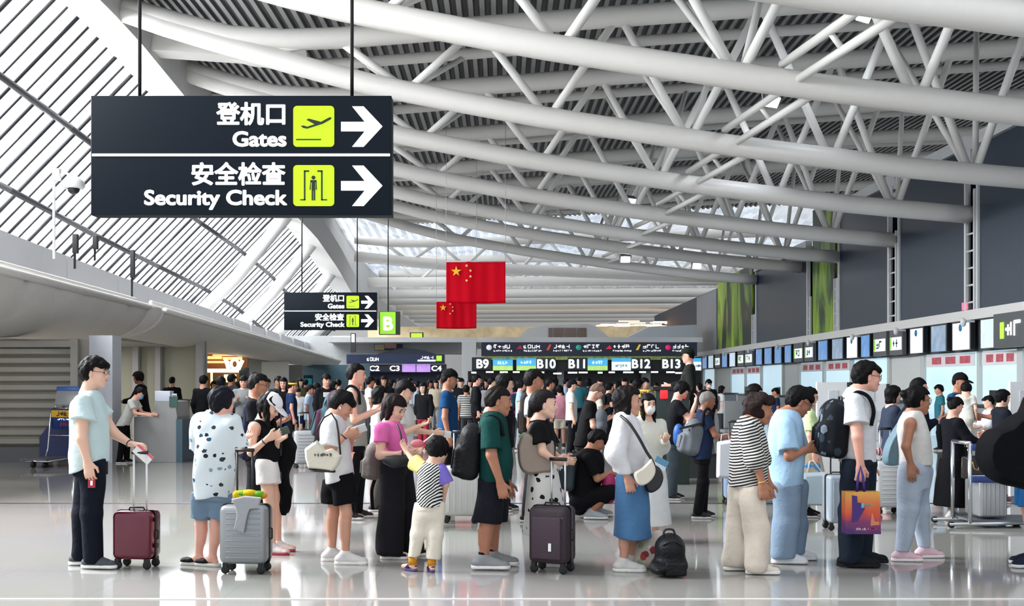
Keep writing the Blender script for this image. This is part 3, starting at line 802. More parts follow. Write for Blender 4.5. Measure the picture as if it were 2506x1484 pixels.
# column and recess walls
o = frontal('column', 218, 275, 21.3, 0, 2.46, mat('column_blue_grey', '#b9bdc6', .35, var=.02), .5, False); tag(o, 'square pale grey column behind the man in mint green tee', 'column')
o['kind'] = 'structure'
frontal('wall_recess', 275, 505, 33.0, 0, 3.2, mat('recess_green_grey', '#a7a897', .45, var=.04))
m = MB()
for a, b in ((328, 342), (383, 396), (482, 500)):
    x0, x1 = [(q-CX)/FPX*32.9 for q in (a, b)]; m.box(((x0+x1)/2, 32.85, 1.5), ((x1-x0)/2, .1, 1.5))
struct(m.build('trim_8', mat('pilaster_grey', '#b4b5b8', .4)))
m = MB(); m.box((-14, 27.5, 1.6), (.1, 6, 1.6)); struct(m.build('wall_recess_side', WG))
frontal('wall_shop_side', 600, 690, 46, 0, 3.0, mat('wall_pale_green', '#aeb7b0', .5))
frontal('wall_white', 640, 706, 45.6, 0, 2.42, mat('wall_pale', '#d3d9d6', .5), .1)
frontal('wall_teal', 735, 905, 52, 0, 2.4, mat('wall_teal', '#3f5e6b', .4, var=.08))
frontal('wall_grey_panel', 706, 740, 49, 0, 2.35, mat('panel_grey', '#93958f', .5))
frontal('wall_left_end', -2600, 860, 62, 0, 4.2, mat('end_wall', '#c5c8c8', .5))
o = frontal('display_totem', 743, 765, 50, 0, 1.9, mat('totem_frame', '#1c2a33', .3), .1, False)
tag(o, 'narrow dark information totem with a teal screen by the far left wall', 'totem')
frontal('screen', 745, 763, 49.99, .7, 1.75, mat('totem_teal', '#1b7a8c', .2, emit=.35), .02, False, o)
# shop
t = empty('shop_front', ((550-CX)/FPX*40, 40, 0)); tag(t, 'warm glowing shop front with orange shelves under the balcony end', 'shop')
def sb(name, x0, x1, y0, y1, d, th, m):
    p = W(x0, y1, 40+d); q = W(x1, y0, 40+d); c = (p+q)/2-Vector(t.location)
    return MB().box((c.x, d+th/2, c.z), ((q.x-p.x)/2, th/2, (q.z-p.z)/2)).build(name, m, t)
sb('back_wall', 496, 606, 866, 990, 1.2, .1, mat('shop_wood', '#8a5a35', .5))
for i, (a, b, c, d) in enumerate(((498, 540, 872, 879), (545, 590, 874, 881), (498, 560, 884, 889), (520, 590, 868, 871))): sb('shelf', a, b, c, d, .9, .2, mat('shop_glow_orange', '#f2b878', .4, emit=1.1))
sb('light_box', 503, 582, 903, 912, .3, .15, mat('shop_white_light', '#fff4dc', .4, emit=2.2))
sb('light_panel', 548, 577, 917, 936, .6, .1, mat('shop_cream_light', '#f7d9a0', .4, emit=1.2))
sb('light_panel', 515, 519, 912, 960, .6, .1, mat('shop_cream_light', '#f7d9a0', .4, emit=1.2))
sb('side_pillar', 586, 602, 900, 1000, .1, .5, mat('shop_black', '#17181a', .4))
sb('shelf_unit', 521, 546, 921, 955, .8, .2, mat('shop_goods', '#4a3a26', .6, var=.8, vscale=14))
c = W(573, 897, 39.8)-Vector(t.location)
sl = MB()
sl.tube([c+Vector((-.3, 0, .25)), c+Vector((-.2, 0, -.1))], .07, 8); sl.tube([c+Vector((.3, 0, .22)), c+Vector((.15, 0, -.12))], .07, 8); sl.tube([c+Vector((.02+.13*math.cos(q), 0, .08+.16*math.sin(q))) for q in np.linspace(0, 2*math.pi, 15)[:-1]], .05, 8, closed=True)
sl.build('sign_shape', mat('shop_white_light', '#fff4dc', .4, emit=2.2), t)

# lamps added to the balcony soffit to brighten the walls below
for i, (x, y) in enumerate(((-10.6, 18), (-10.9, 23.6), (-12.3, 23.8), (-11.2, 29), (-12.5, 30.5), (-10.6, 35), (-11, 42), (-10.4, 50))):
    o = MB().lathe([(.001, 0), (.13, 0), (.15, -.02), (.15, .01), (.001, .012)], (x, y, 2.615), 16).build('added_ceiling_lamp', mat('lamp_soffit_added', '#fff8ec', .4, emit=3)); tag(o, '%s round recessed lamp in the balcony soffit from the front' % ordn[i], 'ceiling lamp', 'soffit lamps')
    l = bpy.data.lights.new('soffit_fill_light', 'AREA'); l.shape = 'DISK'; l.size = .28; l.energy = 55; l.color = (1, .97, .92)
    q = bpy.data.objects.new('soffit_fill_light', l); COL.objects.link(q); q.parent = o; q.location = (x, y, 2.585)
# ---------------------------------------------------------------- right wall
WX = 12.35
def ry(px): return WX*FPX/(px-CX)
def rz(px, py): return CAMZ-(py-HZ)/FPX*ry(px)
struct(MB().box((WX+.55, 48, 3.6), (.1, 45, 3.6)).build('wall_right', mat('wall_back_dark', '#3c434c', .6)))
LEDGE = mat('ledge_white', '#d9d9d6', .45, var=.02); FRM = mat('frame_white', '#d6d9db', .4, var=.02)
struct(MB().box((WX+.2, 47, 3.33), (.3, 24.5, .13)).build('trim_9', LEDGE))
struct(MB().box((WX+.3, 47, 2.8), (.15, 24.5, .42)).build('trim_10', mat('band_dark', '#54585c', .4)))
PAN = mat('panel_slate', '#293646', .33, var=.05, vscale=1.2)
ptop = [7.75, 7.8, 7.85, 7.0]
for i, (a, b, lab) in enumerate(((2398, 2980, 'blank slate blue wall panel cut off by the picture edge, above the screens'),
        (2204, 2366, 'tall blank slate blue wall panel between the two white ladders'),
        (2056, 2177, 'blank slate blue wall panel between the narrow forest banner and a ladder'),
        (1852, 1978, 'short blank slate grey wall panel between the two green forest banners'))):
    y0, y1 = ry(b), ry(a); zt_ = ptop[i]
    t = empty('wall_panel', (WX, (y0+y1)/2, 3.46)); tag(t, lab, 'wall panel', 'blank slate wall panels')
    h = zt_-3.46; w = (y1-y0)/2
    MB().box((.05, 0, h/2), (.06, w, h/2)).build('board', PAN, t)
    m = MB()
    for s in (-1, 1): m.box((.0, s*(w+.03), h/2), (.07, .045, h/2))
    m.box((0, 0, h+.12), (.13, w+.1, .16)); m.build('frame', FRM, t)
m = MB(); y0, y1 = ry(1755), ry(1707); m.box((WX+.05, (y0+y1)/2, 5.2), (.1, (y1-y0)/2, 1.75)); o = m.build('wall_panel', mat('panel_plain_grey', '#8d8f93', .5, var=.03)); tag(o, 'plain light grey panel at the far end of the right wall', 'wall panel')
def forest_mat():
    m, n, L, b = nodes('forest_print')
    t = n.new('ShaderNodeTexCoord'); mp = n.new('ShaderNodeMapping'); mp.inputs['Scale'].default_value = (1, .55, .16)
    z = n.new('ShaderNodeTexNoise'); z.inputs['Scale'].default_value = 1.5; z.inputs['Detail'].default_value = 5; z.inputs['Distortion'].default_value = .6
    cr = n.new('ShaderNodeValToRGB'); e = cr.color_ramp.elements
    e[0].position = .44; e[0].color = hexc('#0a1c07'); e[1].position = .47; e[1].color = hexc('#2c5208')
    for p, c in ((.52, '#6b900c'), (.62, '#8fae1c'), (.72, '#bcd85a')): q = e.new(p); q.color = hexc(c)
    L.new(t.outputs['Object'], mp.inputs['Vector']); L.new(mp.outputs['Vector'], z.inputs['Vector']); L.new(z.outputs['Fac'], cr.inputs['Fac']); L.new(cr.outputs['Color'], b.inputs['Base Color'])
    b.inputs['Roughness'].default_value = .4; return m
FOR = forest_mat()
for a, b, z0, z1, lab in ((1990, 2044, 3.46, 8.4, 'narrow hanging forest print banner with green trunks, nearer to the ladders'), (1757, 1842, 3.46, 7.4, 'wider forest print banner with dark trunks beside the plain grey panel')):
    y0, y1 = ry(b), ry(a); o = MB().box((WX+.02, (y0+y1)/2, (z0+z1)/2), (.04, (y1-y0)/2, (z1-z0)/2)).build('forest_banner', FOR); tag(o, lab, 'banner', 'green forest banners')
for a, b, z1, lab in ((2367, 2396, 6.6, 'white steel ladder in the gap nearest the right picture edge'), (2178, 2202, 6.3, 'white steel ladder in the gap between the two middle slate panels'), (2046, 2054, 5.4, 'thin white ladder beside the narrow forest banner'), (1980, 1988, 5.0, 'thin white ladder on the short slate panel side'), (1843, 1850, 4.9, 'thin white ladder beside the wide forest banner')):
    y0, y1 = ry(b), ry(a); w = (y1-y0)/2; t = empty('wall_ladder', (WX-.06, (y0+y1)/2, 3.46)); tag(t, lab, 'ladder', 'white wall ladders')
    h = z1-3.46
    for s in (-1, 1): MB().box((0, s*w*.72, h/2), (.04, .035, h/2)).build('rail', FRM, t)
    for k in range(int(h/.45)): MB().tube([(0, -w*.72, .2+k*.45), (0, w*.72, .2+k*.45)], .028, 6).build('rung', FRM, t)
# monitors on the band
scr = [mat('screen_blue', '#5c86b8', .15, emit=.55, var=.35, vscale=4), mat('screen_pale', '#b9cbdd', .15, emit=.55, var=.25, vscale=5), mat('screen_steel', '#7f93a8', .15, emit=.5, var=.4, vscale=4), mat('screen_white', '#dfe9f2', .15, emit=.6, var=.12, vscale=6)]
BEZ = mat('bezel_dark', '#1d2024', .35)
mons = [(2405, 2448, 'p'), (2335, 2385, 'w'), (2283, 2326, 'g'), (2232, 2268, 'w'), (2182, 2216, 'l'), (2142, 2176, 'l'), (2112, 2136, 'b'), (2076, 2106, 'w'), (2040, 2070, 'g'), (2006, 2032, 'b'), (1973, 1996, 'l'), (1946, 1970, 'l'), (1924, 1942, 'b'), (1899, 1918, 'b'), (1874, 1894, 'b'), (1853, 1870, 'b'), (1826, 1846, 'l'), (1808, 1824, 'l'), (1788, 1804, 'p'), (1770, 1784, 'b'), (1752, 1766, 'l'), (1736, 1750, 'p'), (1722, 1734, 'b')]
NW = ordn+['seventeenth', 'eighteenth', 'nineteenth', 'twentieth', 'twenty first', 'twenty second', 'twenty third']
for i, (a, b, k) in enumerate(mons):
    y0, y1 = ry(b), ry(a); w = (y1-y0)/2*.94; yc = (y0+y1)/2
    t = empty('wall_screen', (WX-.02, yc, 2.82)); land = k == 'l'
    tag(t, '%s of the right wall counter screens, showing %s' % (NW[i], {'l': 'a white number card', 'w': 'a white page with a blue disc', 'p': 'a pale blue page', 'g': 'a pale grey page', 'b': 'a blue page'}[k]), 'screen', 'screens above the right counters')
    hh = .2 if land else .36
    MB().box((0, 0, 0), (.06, w, .40)).build('housing', BEZ if not land else mat('housing_grey', '#5d6064', .4), t)
    MB().box((-.066, 0, -.03 if not land else -.05), (.008, w*.86, hh)).build('display', {'l': scr[3], 'w': scr[3], 'p': scr[1], 'g': scr[2], 'b': scr[0]}[k], t)
    if land:
        marks('lettering', 2, w*.9, .24, mat('ink_teal', '#17394a', .5), t, (-.078, w*.45, -.16), i, (0, 0, -math.pi/2), .2)
        MB().box((-.076, w*.72, -.05), (.006, w*.12, .19)).build('stripe', mat('stripe_green', '#8fd04a', .4, emit=.3), t)
    if k == 'w': MB().lathe([(.001, 0), (.1, 0), (.1, .008), (.001, .008)], (-.078, 0, .2), 18, rot('Y', -90)).build('logo_disc', mat('logo_blue', '#1f6f96', .4, emit=.2), t)
    if i % 3 == 1:
        c = tag(MB().lathe([(.001, -.07), (.05, -.05), (.07, 0), (.075, .03), (.075, .12), (.03, .16), (.001, .16)], (WX-.28, yc-w, 3.08), 14).build('dome_camera', mat('camera_white', '#d8dadc', .35)), 'small white dome camera over the %s hanging screen on the right' % NW[i], 'camera', 'dome cameras over the screens')
        MB().box((WX-.13, yc-w, 3.16), (.14, .03, .03)).build('bracket', FRM, c)
t = empty('counter_sign', (WX-.1, ry(2500), 2.82)); tag(t, 'grey counter sign with green square and white writing at the right picture edge', 'sign')
MB().box((0, 0, 0), (.08, 1.1, .42)).build('panel', mat('sign_grey', '#4e5356', .4), t)
MB().box((-.085, .62, 0), (.008, .1, .2)).build('green_square', mat('sign_green', '#9bdc32', .4, emit=.8), t)
marks('lettering', 2, .95, .38, mat('letter_white', '#ffffff', .4, emit=.9), t, (-.09, .48, -.17), 3, (0, 0, -math.pi/2), .2)
t = empty('exit_sign', (WX-.02, ry(2368), 3.58)); tag(t, 'small pink lit sign standing on the white ledge below the ladder', 'sign')
MB().box((0, 0, 0), (.05, .21, .12), bev=.01).build('case', mat('sign_case', '#6b5f63', .4), t); MB().box((-.055, 0, 0), (.006, .18, .1)).build('face', mat('pink_lit', '#f06a8c', .4, emit=.7, var=.4, vscale=12), t)
# backlit glass bays under the screens
GL = mat('glass_blue_lit', '#b9d6e4', .12, emit=.5, var=.05, vscale=1.0); GF = mat('bay_frame', '#c2c6c4', .4)
RED = mat('poster_red', '#c25a68', .5, var=.7, vscale=9); PW = mat('poster_white', '#e4e0e2', .5)
edges = [2700, 2470, 2372, 2236, 2156, 2066, 2000, 1940, 1902, 1850, 1812, 1776, 1740, 1712]
for i, (b, a) in enumerate(zip(edges[:-1], edges[1:])):
    y0, y1 = ry(b), ry(a); w = (y1-y0)/2; t = empty('glass_bay', (WX+.3, (y0+y1)/2, 0))
    tag(t, '%s along the right wall of the pale blue lit glass bays under the screens' % ordn[i], 'glass bay', 'lit glass bays behind the right counters')
    MB().box((.02, 0, 1.2), (.02, w*.93, 1.2)).build('glass', GL if i % 4 != 3 else mat('bay_panel', '#cfd3d0', .4), t)
    MB().box((0, w*.96, 1.2), (.09, w*.07, 1.2)).build('post', GF, t)
    if i % 4 in (1, 2):
        MB().box((-.03, 0, 2.18), (.008, w*.85, .17)).build('poster', PW, t)
        for k in range(3): MB().box((-.042, w*(-.55+.5*k), 2.18), (.004, w*.17, .1)).build('poster_print', RED, t)
# check-in counters
CT = mat('counter_grey', '#8f9294', .35, var=.04); CTT = mat('counter_top', '#3d4042', .3)
for i, px in enumerate((2600, 2300, 2120, 1995, 1905, 1840, 1790, 1755)):
    y = ry(px); t = empty('check_in_counter', (WX-1.3, y, 0)); tag(t, '%s grey check-in counter along the right wall' % ordn[i], 'counter', 'right wall check-in counters')
    MB().box((0, 0, .5), (.35, .95, .5), bev=.015).build('desk', CT, t); MB().box((0, 0, 1.03), (.42, 1.0, .03)).build('top', CTT, t)
    MB().box((-.1, .2, 1.22), (.02, .24, .16)).build('monitor', BEZ, t)
for px, py, Y, lab in ((1800, 1010, 24, 'grey office chair back near the older man with grey hair'), (1842, 1030, 24.5, 'low grey office chair back behind the curly haired woman')):
    p = W(px, 1040, Y); t = empty('office_chair', (p.x, Y, 0)); tag(t, lab, 'chair', 'office chairs by the counters')
    MB().box((0, 0, .85), (.26, .04, .3), bev=.03).build('backrest', mat('chair_grey', '#6f7375', .6), t); MB().box((0, .25, .48), (.25, .25, .04), bev=.02).build('seat', mat('chair_grey', '#6f7375', .6), t)
    MB().tube([(0, .2, .06), (0, .2, .45)], .03).build('stem', CTT, t); MB().box((0, .2, .04), (.25, .25, .03)).build('base', CTT, t)
# white notice boards standing behind the queue
def board(x0, x1, yt, yb, Y, lab, lines=3):
    a = W(x0, yb, Y); b = W(x1, yt, Y); w = (b.x-a.x)/2; t = empty('notice_board', ((a.x+b.x)/2, Y, 0)); tag(t, lab, 'notice board')
    z0 = max(a.z, .05); h = (b.z-z0)/2
    MB().box((0, 0, z0+h), (w, .03, h)).build('board', mat('board_white', '#d3d6d8', .45, var=.02), t)
    r = random.Random(int(x0))
    for k in range(lines): MB().box((r.uniform(-.4, .4)*w, -.034, z0+h*(1.75-.4*k)), (w*.3, .004, h*.1)).build('paper', mat('paper_grey', '#bfc3c8', .6, var=.2, vscale=30), t)
    m = MB(); m.box((w+.02, 0, z0+h), (.025, .04, h)); m.build('edge', BEZ, t)
    m = MB(); m.box((0, 0, .03), (w*.9, .2, .03)); m.build('foot', CTT, t)
board(1998, 2072, 936, 1240, 15.5, 'white notice board behind the man with the camouflage backpack')
board(2105, 2168, 940, 1200, 16.5, 'tall white notice board with papers beside the man in white tee')
board(2470, 2560, 935, 1275, 14.5, 'white notice board at the right picture edge')
# ---------------------------------------------------------------- far end: islands, signs, flags
NAVY = mat('sign_navy', '#0c1722', .5, var=.05, spec=.15); WHT = mat('letter_white', '#ffffff', .4, emit=.9)
GRN = mat('pictogram_green', '#b4e400', .4, emit=.38, var=.02); INK = mat('pictogram_ink', '#1d2a10', .5)
LT = lambda v: Vector(v)
def hang_sign(x0, x1, y0, y1, Y, lab, hang, dis=False):
    a = W(x0, y1, Y); b = W(x1, y0, Y); w = (b.x-a.x); h = b.z-a.z
    t = empty('hanging_sign', (a.x, Y, a.z)); tag(t, lab, 'sign', 'hanging gate signs')
    MB().box((w/2, .1, h/2), (w/2, .1, h/2), bev=.008).build('panel', NAVY, t)
    u = w/736.                                       # one picture unit of the big sign
    def P(x, y, d=-.004): return Vector(((x-222)*u, d, h-(y-234)*u*h/(294*u)))
    MB().box(P(590, 380)+Vector((0, 0, 0)), (w*.495, .004, 3*u)).build('divider', WHT, t)
    def tx(s, x1, yb, size, wt): return text_mesh('lettering', s, size, WHT, t, P(x1, yb, -.006), weight=wt, align='RIGHT', depth=.003, squeeze=1.13 if s[0] in 'GS' else 1.)
    tx('登机口', 704, 301, 58*u, 1.7*u); tx('Gates', 702, 358, 50*u, 1.6*u)
    tx('安全检查', 699, 449, 58*u, 1.7*u); tx('Security Check', 700, 502, 50*u, 1.6*u)
    for (ya, yb) in ((260, 360), (405, 506)):
        pts = []; c = P(768, (ya+yb)/2); hw = 50*u; r = 9*u
        for sx, sz, a0 in ((1, 1, 0), (-1, 1, 90), (-1, -1, 180), (1, -1, 270)):
            for k in range(5):
                q = math.radians(a0+22.5*k); pts.append((c.x+sx*(hw-r)+r*math.cos(q), c.z+sz*(hw-r)+r*math.sin(q)))
        pic = MB().prism(pts, -.008, 0).build('pictogram', GRN, t)
        m = MB()
        def pl(poly): m.prism([(P(x, y).x, P(x, y).z) for x, y in poly], -.011, -.008)
        if ya == 260:
            pl([(725, 341), (786, 341), (786, 344), (725, 344)])
            pl([(736, 309), (744, 308), (752, 311), (770, 305), (750, 294), (756, 291), (786, 299), (806, 288), (812, 288), (810, 293), (790, 304), (752, 316), (742, 314)])
        else:
            for q in ([(744, 420), (748, 420), (748, 492), (744, 492)], [(786, 420), (790, 420), (790, 492), (786, 492)], [(744, 418), (757, 418), (757, 422), (744, 422)], [(777, 418), (790, 418), (790, 422), (777, 422)], [(735, 489), (748, 489), (748, 492), (735, 492)], [(786, 489), (801, 489), (801, 492), (786, 492)],
                      [(760, 442), (775, 442), (776, 466), (773, 466), (773, 448), (772, 448), (772, 492), (768, 492), (768, 468), (767, 468), (767, 492), (763, 492), (763, 448), (761, 448), (761, 466), (758, 466)]): pl(q)
            m.prism([(P(767.5, 436).x+5*u*math.cos(k*.52), P(767.5, 436).z+5*u*math.sin(k*.52)) for k in range(12)], -.011, -.008)
        m.build('symbol', INK, pic)
        yc = (ya+yb)/2; s = lambda x, y: (P(x, y).x, P(x, y).z)
        MB().prism([s(835, yc-11), s(893, yc-11), s(862, yc-49), s(890, yc-49), s(936, yc), s(890, yc+50), s(862, yc+50), s(893, yc+12), s(835, yc+12)], -.008, 0).build('arrow', WHT, t)
    for hx in hang: m = MB().tube([P(hx, 234, .1), P(hx, 234, .1)+Vector((0, 0, roof_at(a.x+(hx-222)*u, max(Y, 15))-b.z))], .018 if Y < 20 else .02, 8).build('hanger', mat('hanger_black', '#101214', .4), t)
    return t
hang_sign(222, 958, 234, 527, 11.0, 'large dark sign hanging in front reading Gates and Security Check', (334, 858))
hang_sign(695, 922, 716, 808, 35.7, 'smaller far dark sign reading Gates and Security Check beside the B sign', (360, 800))
# B sign
a = W(930, 818, 37); b = W(968, 764, 37); w, h = b.x-a.x, b.z-a.z
t = empty('zone_sign', (a.x, 37, a.z)); tag(t, 'green lit zone sign with a white letter B', 'sign')
MB().box((w/2+.05, .12, h/2), (w/2+.09, .11, h/2+.02), bev=.01).build('case', mat('sign_case_grey', '#4a544c', .4), t)
MB().box((w/2, -.01, h/2), (w/2, .012, h/2)).build('face', mat('zone_green', '#8fd03a', .4, emit=.7), t)
text_mesh('letter', 'B', .62, WHT, t, (w/2, -.028, .14), weight=.02, align='CENTER')
MB().tube([(w/2, .1, h), (w/2, .1, roof_at(a.x, 37)-a.z)], .02, 6).build('hanger', mat('hanger_black', '#101214', .4), t)
# flags
def star(m, cx, cz, r, y, a0=90):
    m.prism([(cx+(r if k % 2 == 0 else r*.39)*math.cos(math.radians(a0+36*k)), cz+(r if k % 2 == 0 else r*.39)*math.sin(math.radians(a0+36*k))) for k in range(10)], y-.006, y)
def flag(x0, x1, y0, y1, Y, lab, top):
    a = W(x0, y1, Y); b = W(x1, y0, Y); w, h = b.x-a.x, b.z-a.z; t = empty('flag', (a.x, Y, a.z)); tag(t, lab, 'flag', 'red flags with yellow stars')
    nx, nz = 48, 12
    def yy(u, v): return .022*math.sin(u*11+.6)*(.4+.6*(1-v))+.008*math.sin(u*29)
    V = [(w*i/nx, yy(i/nx, j/nz), h*j/nz-.02*(1-j/nz)*math.sin(i/nx*3)) for i in range(nx+1) for j in range(nz+1)]
    F = [(i*(nz+1)+j, (i+1)*(nz+1)+j, (i+1)*(nz+1)+j+1, i*(nz+1)+j+1) for i in range(nx) for j in range(nz)]
    c = meshobj('cloth', V, F, mat('flag_red', '#c8001c', .7, var=.04, spec=.1), t, smooth=True); c.modifiers.new('solid', 'SOLIDIFY').thickness = .008
    Ym = mat('flag_yellow', '#f5c518', .5)
    m = MB(); star(m, w*.17, h*.76, h*.13, -.07); m.build('large_star', Ym, t)
    for x, z, q in ((.345, .9, 70), (.41, .78, 100), (.41, .64, 80), (.345, .54, 60)): m = MB(); star(m, w*x, h*z, h*.04, -.07, q); m.build('small_star', mat('flag_pale_yellow', '#f5e08a', .5), t)
    m = MB(); m.tube([(0, 0, h), (w, 0, h)], .015, 6); m.tube([(0, 0, h), (0, 0, roof_at(a.x, Y)-a.z)], .008, 5); m.tube([(w, 0, h), (w, 0, roof_at(a.x, Y)-a.z)], .008, 5); m.build('cord', mat('hanger_grey', '#b9b9b9', .5), t)
flag(1092, 1237, 641, 742, 33.8, 'larger red flag with yellow stars hanging from the roof', 7.4)
flag(1068, 1166, 738, 804, 40.0, 'smaller red flag with yellow stars hanging lower behind the larger one', 7.4)
# floodlights on the trusses
def flood(px, py, Y, lab, on=True, rz_=0):
    p = W(px, py, Y); t = empty('floodlight', p, rz_); tag(t, lab, 'floodlight', 'roof floodlights')
    MB().box((0, 0, 0), (.22, .1, .16), rot('X', 35), .02).build('housing', mat('lamp_housing', '#70757c', .4, .4), t)
    MB().box((0, -.09, -.07), (.19, .015, .13), rot('X', 35)).build('lens', mat('lamp_lens_on' if on else 'lamp_lens', '#f2f8ff' if on else '#b9c4d8', .2, emit=4 if on else .6), t)
    MB().tube([(-.25, 0, 0), (-.25, .05, .4), (.25, .05, .4), (.25, 0, 0)], .02, 6).build('bracket', STEEL, t)
    if on:
        l = bpy.data.lights.new('flood', 'SPOT'); l.energy = 130; l.spot_size = 2.2; l.spot_blend = .8; l.color = (.86, .92, 1); l.shadow_soft_size = .15
        o = bpy.data.objects.new('flood', l); COL.objects.link(o); o.parent = t; o.location = (0, -.25, -.15); o.rotation_euler = (math.radians(75), 0, 0)
flood(1530, 632, 46, 'lit white floodlight on the truss right of the large flag'); flood(1705, 648, 50, 'lit white floodlight in front of the plain grey panel')
flood(2108, 32, 22.5, 'blue tinted floodlight at the top right between roof tubes', True, .6); flood(1885, 245, 27.5, 'floodlight beside the white tie bars at upper right', True, .5); flood(1538, 492, 36, 'small floodlight on the roof tubes in the middle', True, .5)
# back wall of the hall
struct(MB().box((0, 113, 5), (45, .3, 5)).build('wall_back', mat('back_wall', '#d6d4d0', .6)))
# upper bulkheads and pods behind the islands
BW = mat('bulkhead_white', '#d2d3d4', .45, var=.03)
def slab(name, x0, x1, y0, y1, Y, th, m, parent=None):
    a = W(x0, y1, Y); b = W(x1, y0, Y)
    return MB().box(((a.x+b.x)/2, Y+th/2, (a.z+b.z)/2), ((b.x-a.x)/2, th/2, (b.z-a.z)/2)).build(name, m, parent)
struct(slab('trim_11', 808, 1165, 836, 866, 63, 2, BW)); struct(slab('trim_12', 800, 1720, 826, 838, 60, 12, BW)); struct(slab('trim_13', 900, 1707, 800, 828, 85, 2, mat('gallery_warm', '#cbb892', .5, emit=.25, var=.5, vscale=1.5)))
def poly(name, pts, Y, th, m, parent=None):
    return MB().prism([((x-CX)/FPX*Y, CAMZ-(y-HZ)/FPX*Y) for x, y in pts], Y, Y+th).build(name, m, parent)
t = tag(poly('lounge_pod', [(1265, 833), (1290, 805), (1335, 797), (1440, 793), (1460, 800), (1500, 833)], 64, 4, mat('pod_white', '#c3c4c4', .45)), 'white rounded lounge pod with brown windows above the B counters', 'pod')
for a, b in ((1342, 1352), (1354, 1380), (1382, 1410), (1412, 1435)): poly('window', [(a, 826), (a, 803), (b, 803), (b, 826)], 63.95, .1, mat('pod_window', '#6b564e', .15, var=.3, vscale=2), t)
tag(poly('lounge_pod', [(1520, 833), (1590, 800), (1706, 795), (1706, 833)], 64, 4, mat('pod_pale', '#b9bfca', .45)), 'pale sloping pod roof left of the plain grey panel', 'pod')
m = MB(); r = random.Random(3)
for k in range(26): p = W(1470+r.uniform(0, 230), 786+r.uniform(0, 14), 86); m.box(p, (r.uniform(.3, .9), .1, .05))
struct(m.build('trim_14', mat('gallery_strips', '#f2d3c0', .5, emit=.8)))
o = slab('route_display', 1130, 1165, 838, 960, 55, .5, mat('post_white', '#c9cdce', .4)); o.name = 'column'; struct(o)
tag(o, 'thin white column between the C and B islands', 'column')
# island C
t = empty('check_in_island', (W(960, 900, 62).x, 60, 0)); tag(t, 'navy check-in island with counters C1 to C4 beyond the crowd on the left', 'check-in island')
def isl(name, x0, x1, y0, y1, Y, th, m):
    o = slab(name, x0, x1, y0, y1, Y, th, m); o.parent = t; o.matrix_parent_inverse = Matrix.Translation(-Vector(t.location)); return o
DN = mat('island_navy', '#131c30', .35); DB = mat('island_blue', '#152a50', .35)
isl('sign_board', 848, 1088, 868, 891, 59.5, .4, DB); isl('counter_wall', 905, 1095, 911, 990, 61, 1, mat('island_deep_blue', '#141d38', .4)); isl('side_wall', 820, 905, 908, 990, 61, 1, mat('island_pale', '#a9b3bb', .45))
isl('number_band', 858, 1092, 892, 911, 59.8, .5, DN)
def wtxt(name, s, x, y, Y, px, m, par, wt=.02, align='CENTER', sq=1.):
    p = W(x, y, Y)-Vector(par.location); return text_mesh(name, s, px*Y/FPX*1.36, m, par, p, weight=wt*px*Y/FPX*.9, align=align, depth=.004, squeeze=sq)
def mk(nm, n, x, y, wpx, hpx, Y, seed, par, m=None, bold=.17): k_ = Y/FPX; return marks(nm, n, wpx*k_, hpx*k_, m or WHT, par, W(x, y, Y)-Vector(par.location), seed, None, bold)
for s, x in (('C1', 818+50), ('C2', 916), ('C3', 966), ('C4', 1068)): wtxt('lettering', s, x, 908, 59.7, 13, WHT, t, .04, sq=1.2)
isl('screen', 984, 1017, 892, 911, 59.7, .05, mat('screen_violet', '#b48ad8', .2, emit=.6, var=.3)); isl('screen', 1019, 1053, 892, 911, 59.7, .05, mat('screen_violet', '#b48ad8', .2, emit=.6, var=.3))
mk('lettering', 4, 898, 884, 30, 9, 59.4, 1, t); mk('lettering', 4, 1028, 879, 34, 7, 59.4, 2, t); isl('green_square', 1068, 1081, 871, 884, 59.42, .05, mat('sign_green', '#9bdc32', .4, emit=.8))
isl('white_strip', 1022, 1066, 881, 885, 59.42, .05, WHT)
# wall mounted frames above island C
o = slab('wall_sign', 858, 870, 816, 862, 58, .2, BEZ); tag(o, 'tall narrow black framed sign above the C island', 'sign'); slab('face', 860, 868, 818, 838, 57.98, .02, mat('sign_face_white', '#dfe8ea', .4, emit=.4), o).name = 'face'
o = slab('wall_poster', 916, 985, 838, 858, 62.5, .2, mat('poster_navy', '#26324a', .4)); tag(o, 'navy poster with a coloured flag motif above the C island', 'poster'); slab('print', 917, 940, 843, 857, 62.45, .02, mat('poster_cream', '#e8dca8', .5), o); slab('print', 941, 970, 841, 853, 62.45, .02, mat('poster_redwhite', '#e2a8a0', .5, var=.5, vscale=3), o)
o = slab('lit_sign', 1003, 1036, 814, 827, 60.5, .2, BEZ); tag(o, 'small lit green sign on the white bulkhead', 'sign'); slab('face', 1006, 1033, 816, 826, 60.48, .02, mat('sign_green', '#9bdc32', .4, emit=.8), o)
o = tag(poly('arch_screen', [(915, 869), (985, 852), (1040, 858), (1070, 869)], 61, .3, mat('arch_navy', '#2b3750', .4)), 'low navy arched board under the white bulkhead', 'board')
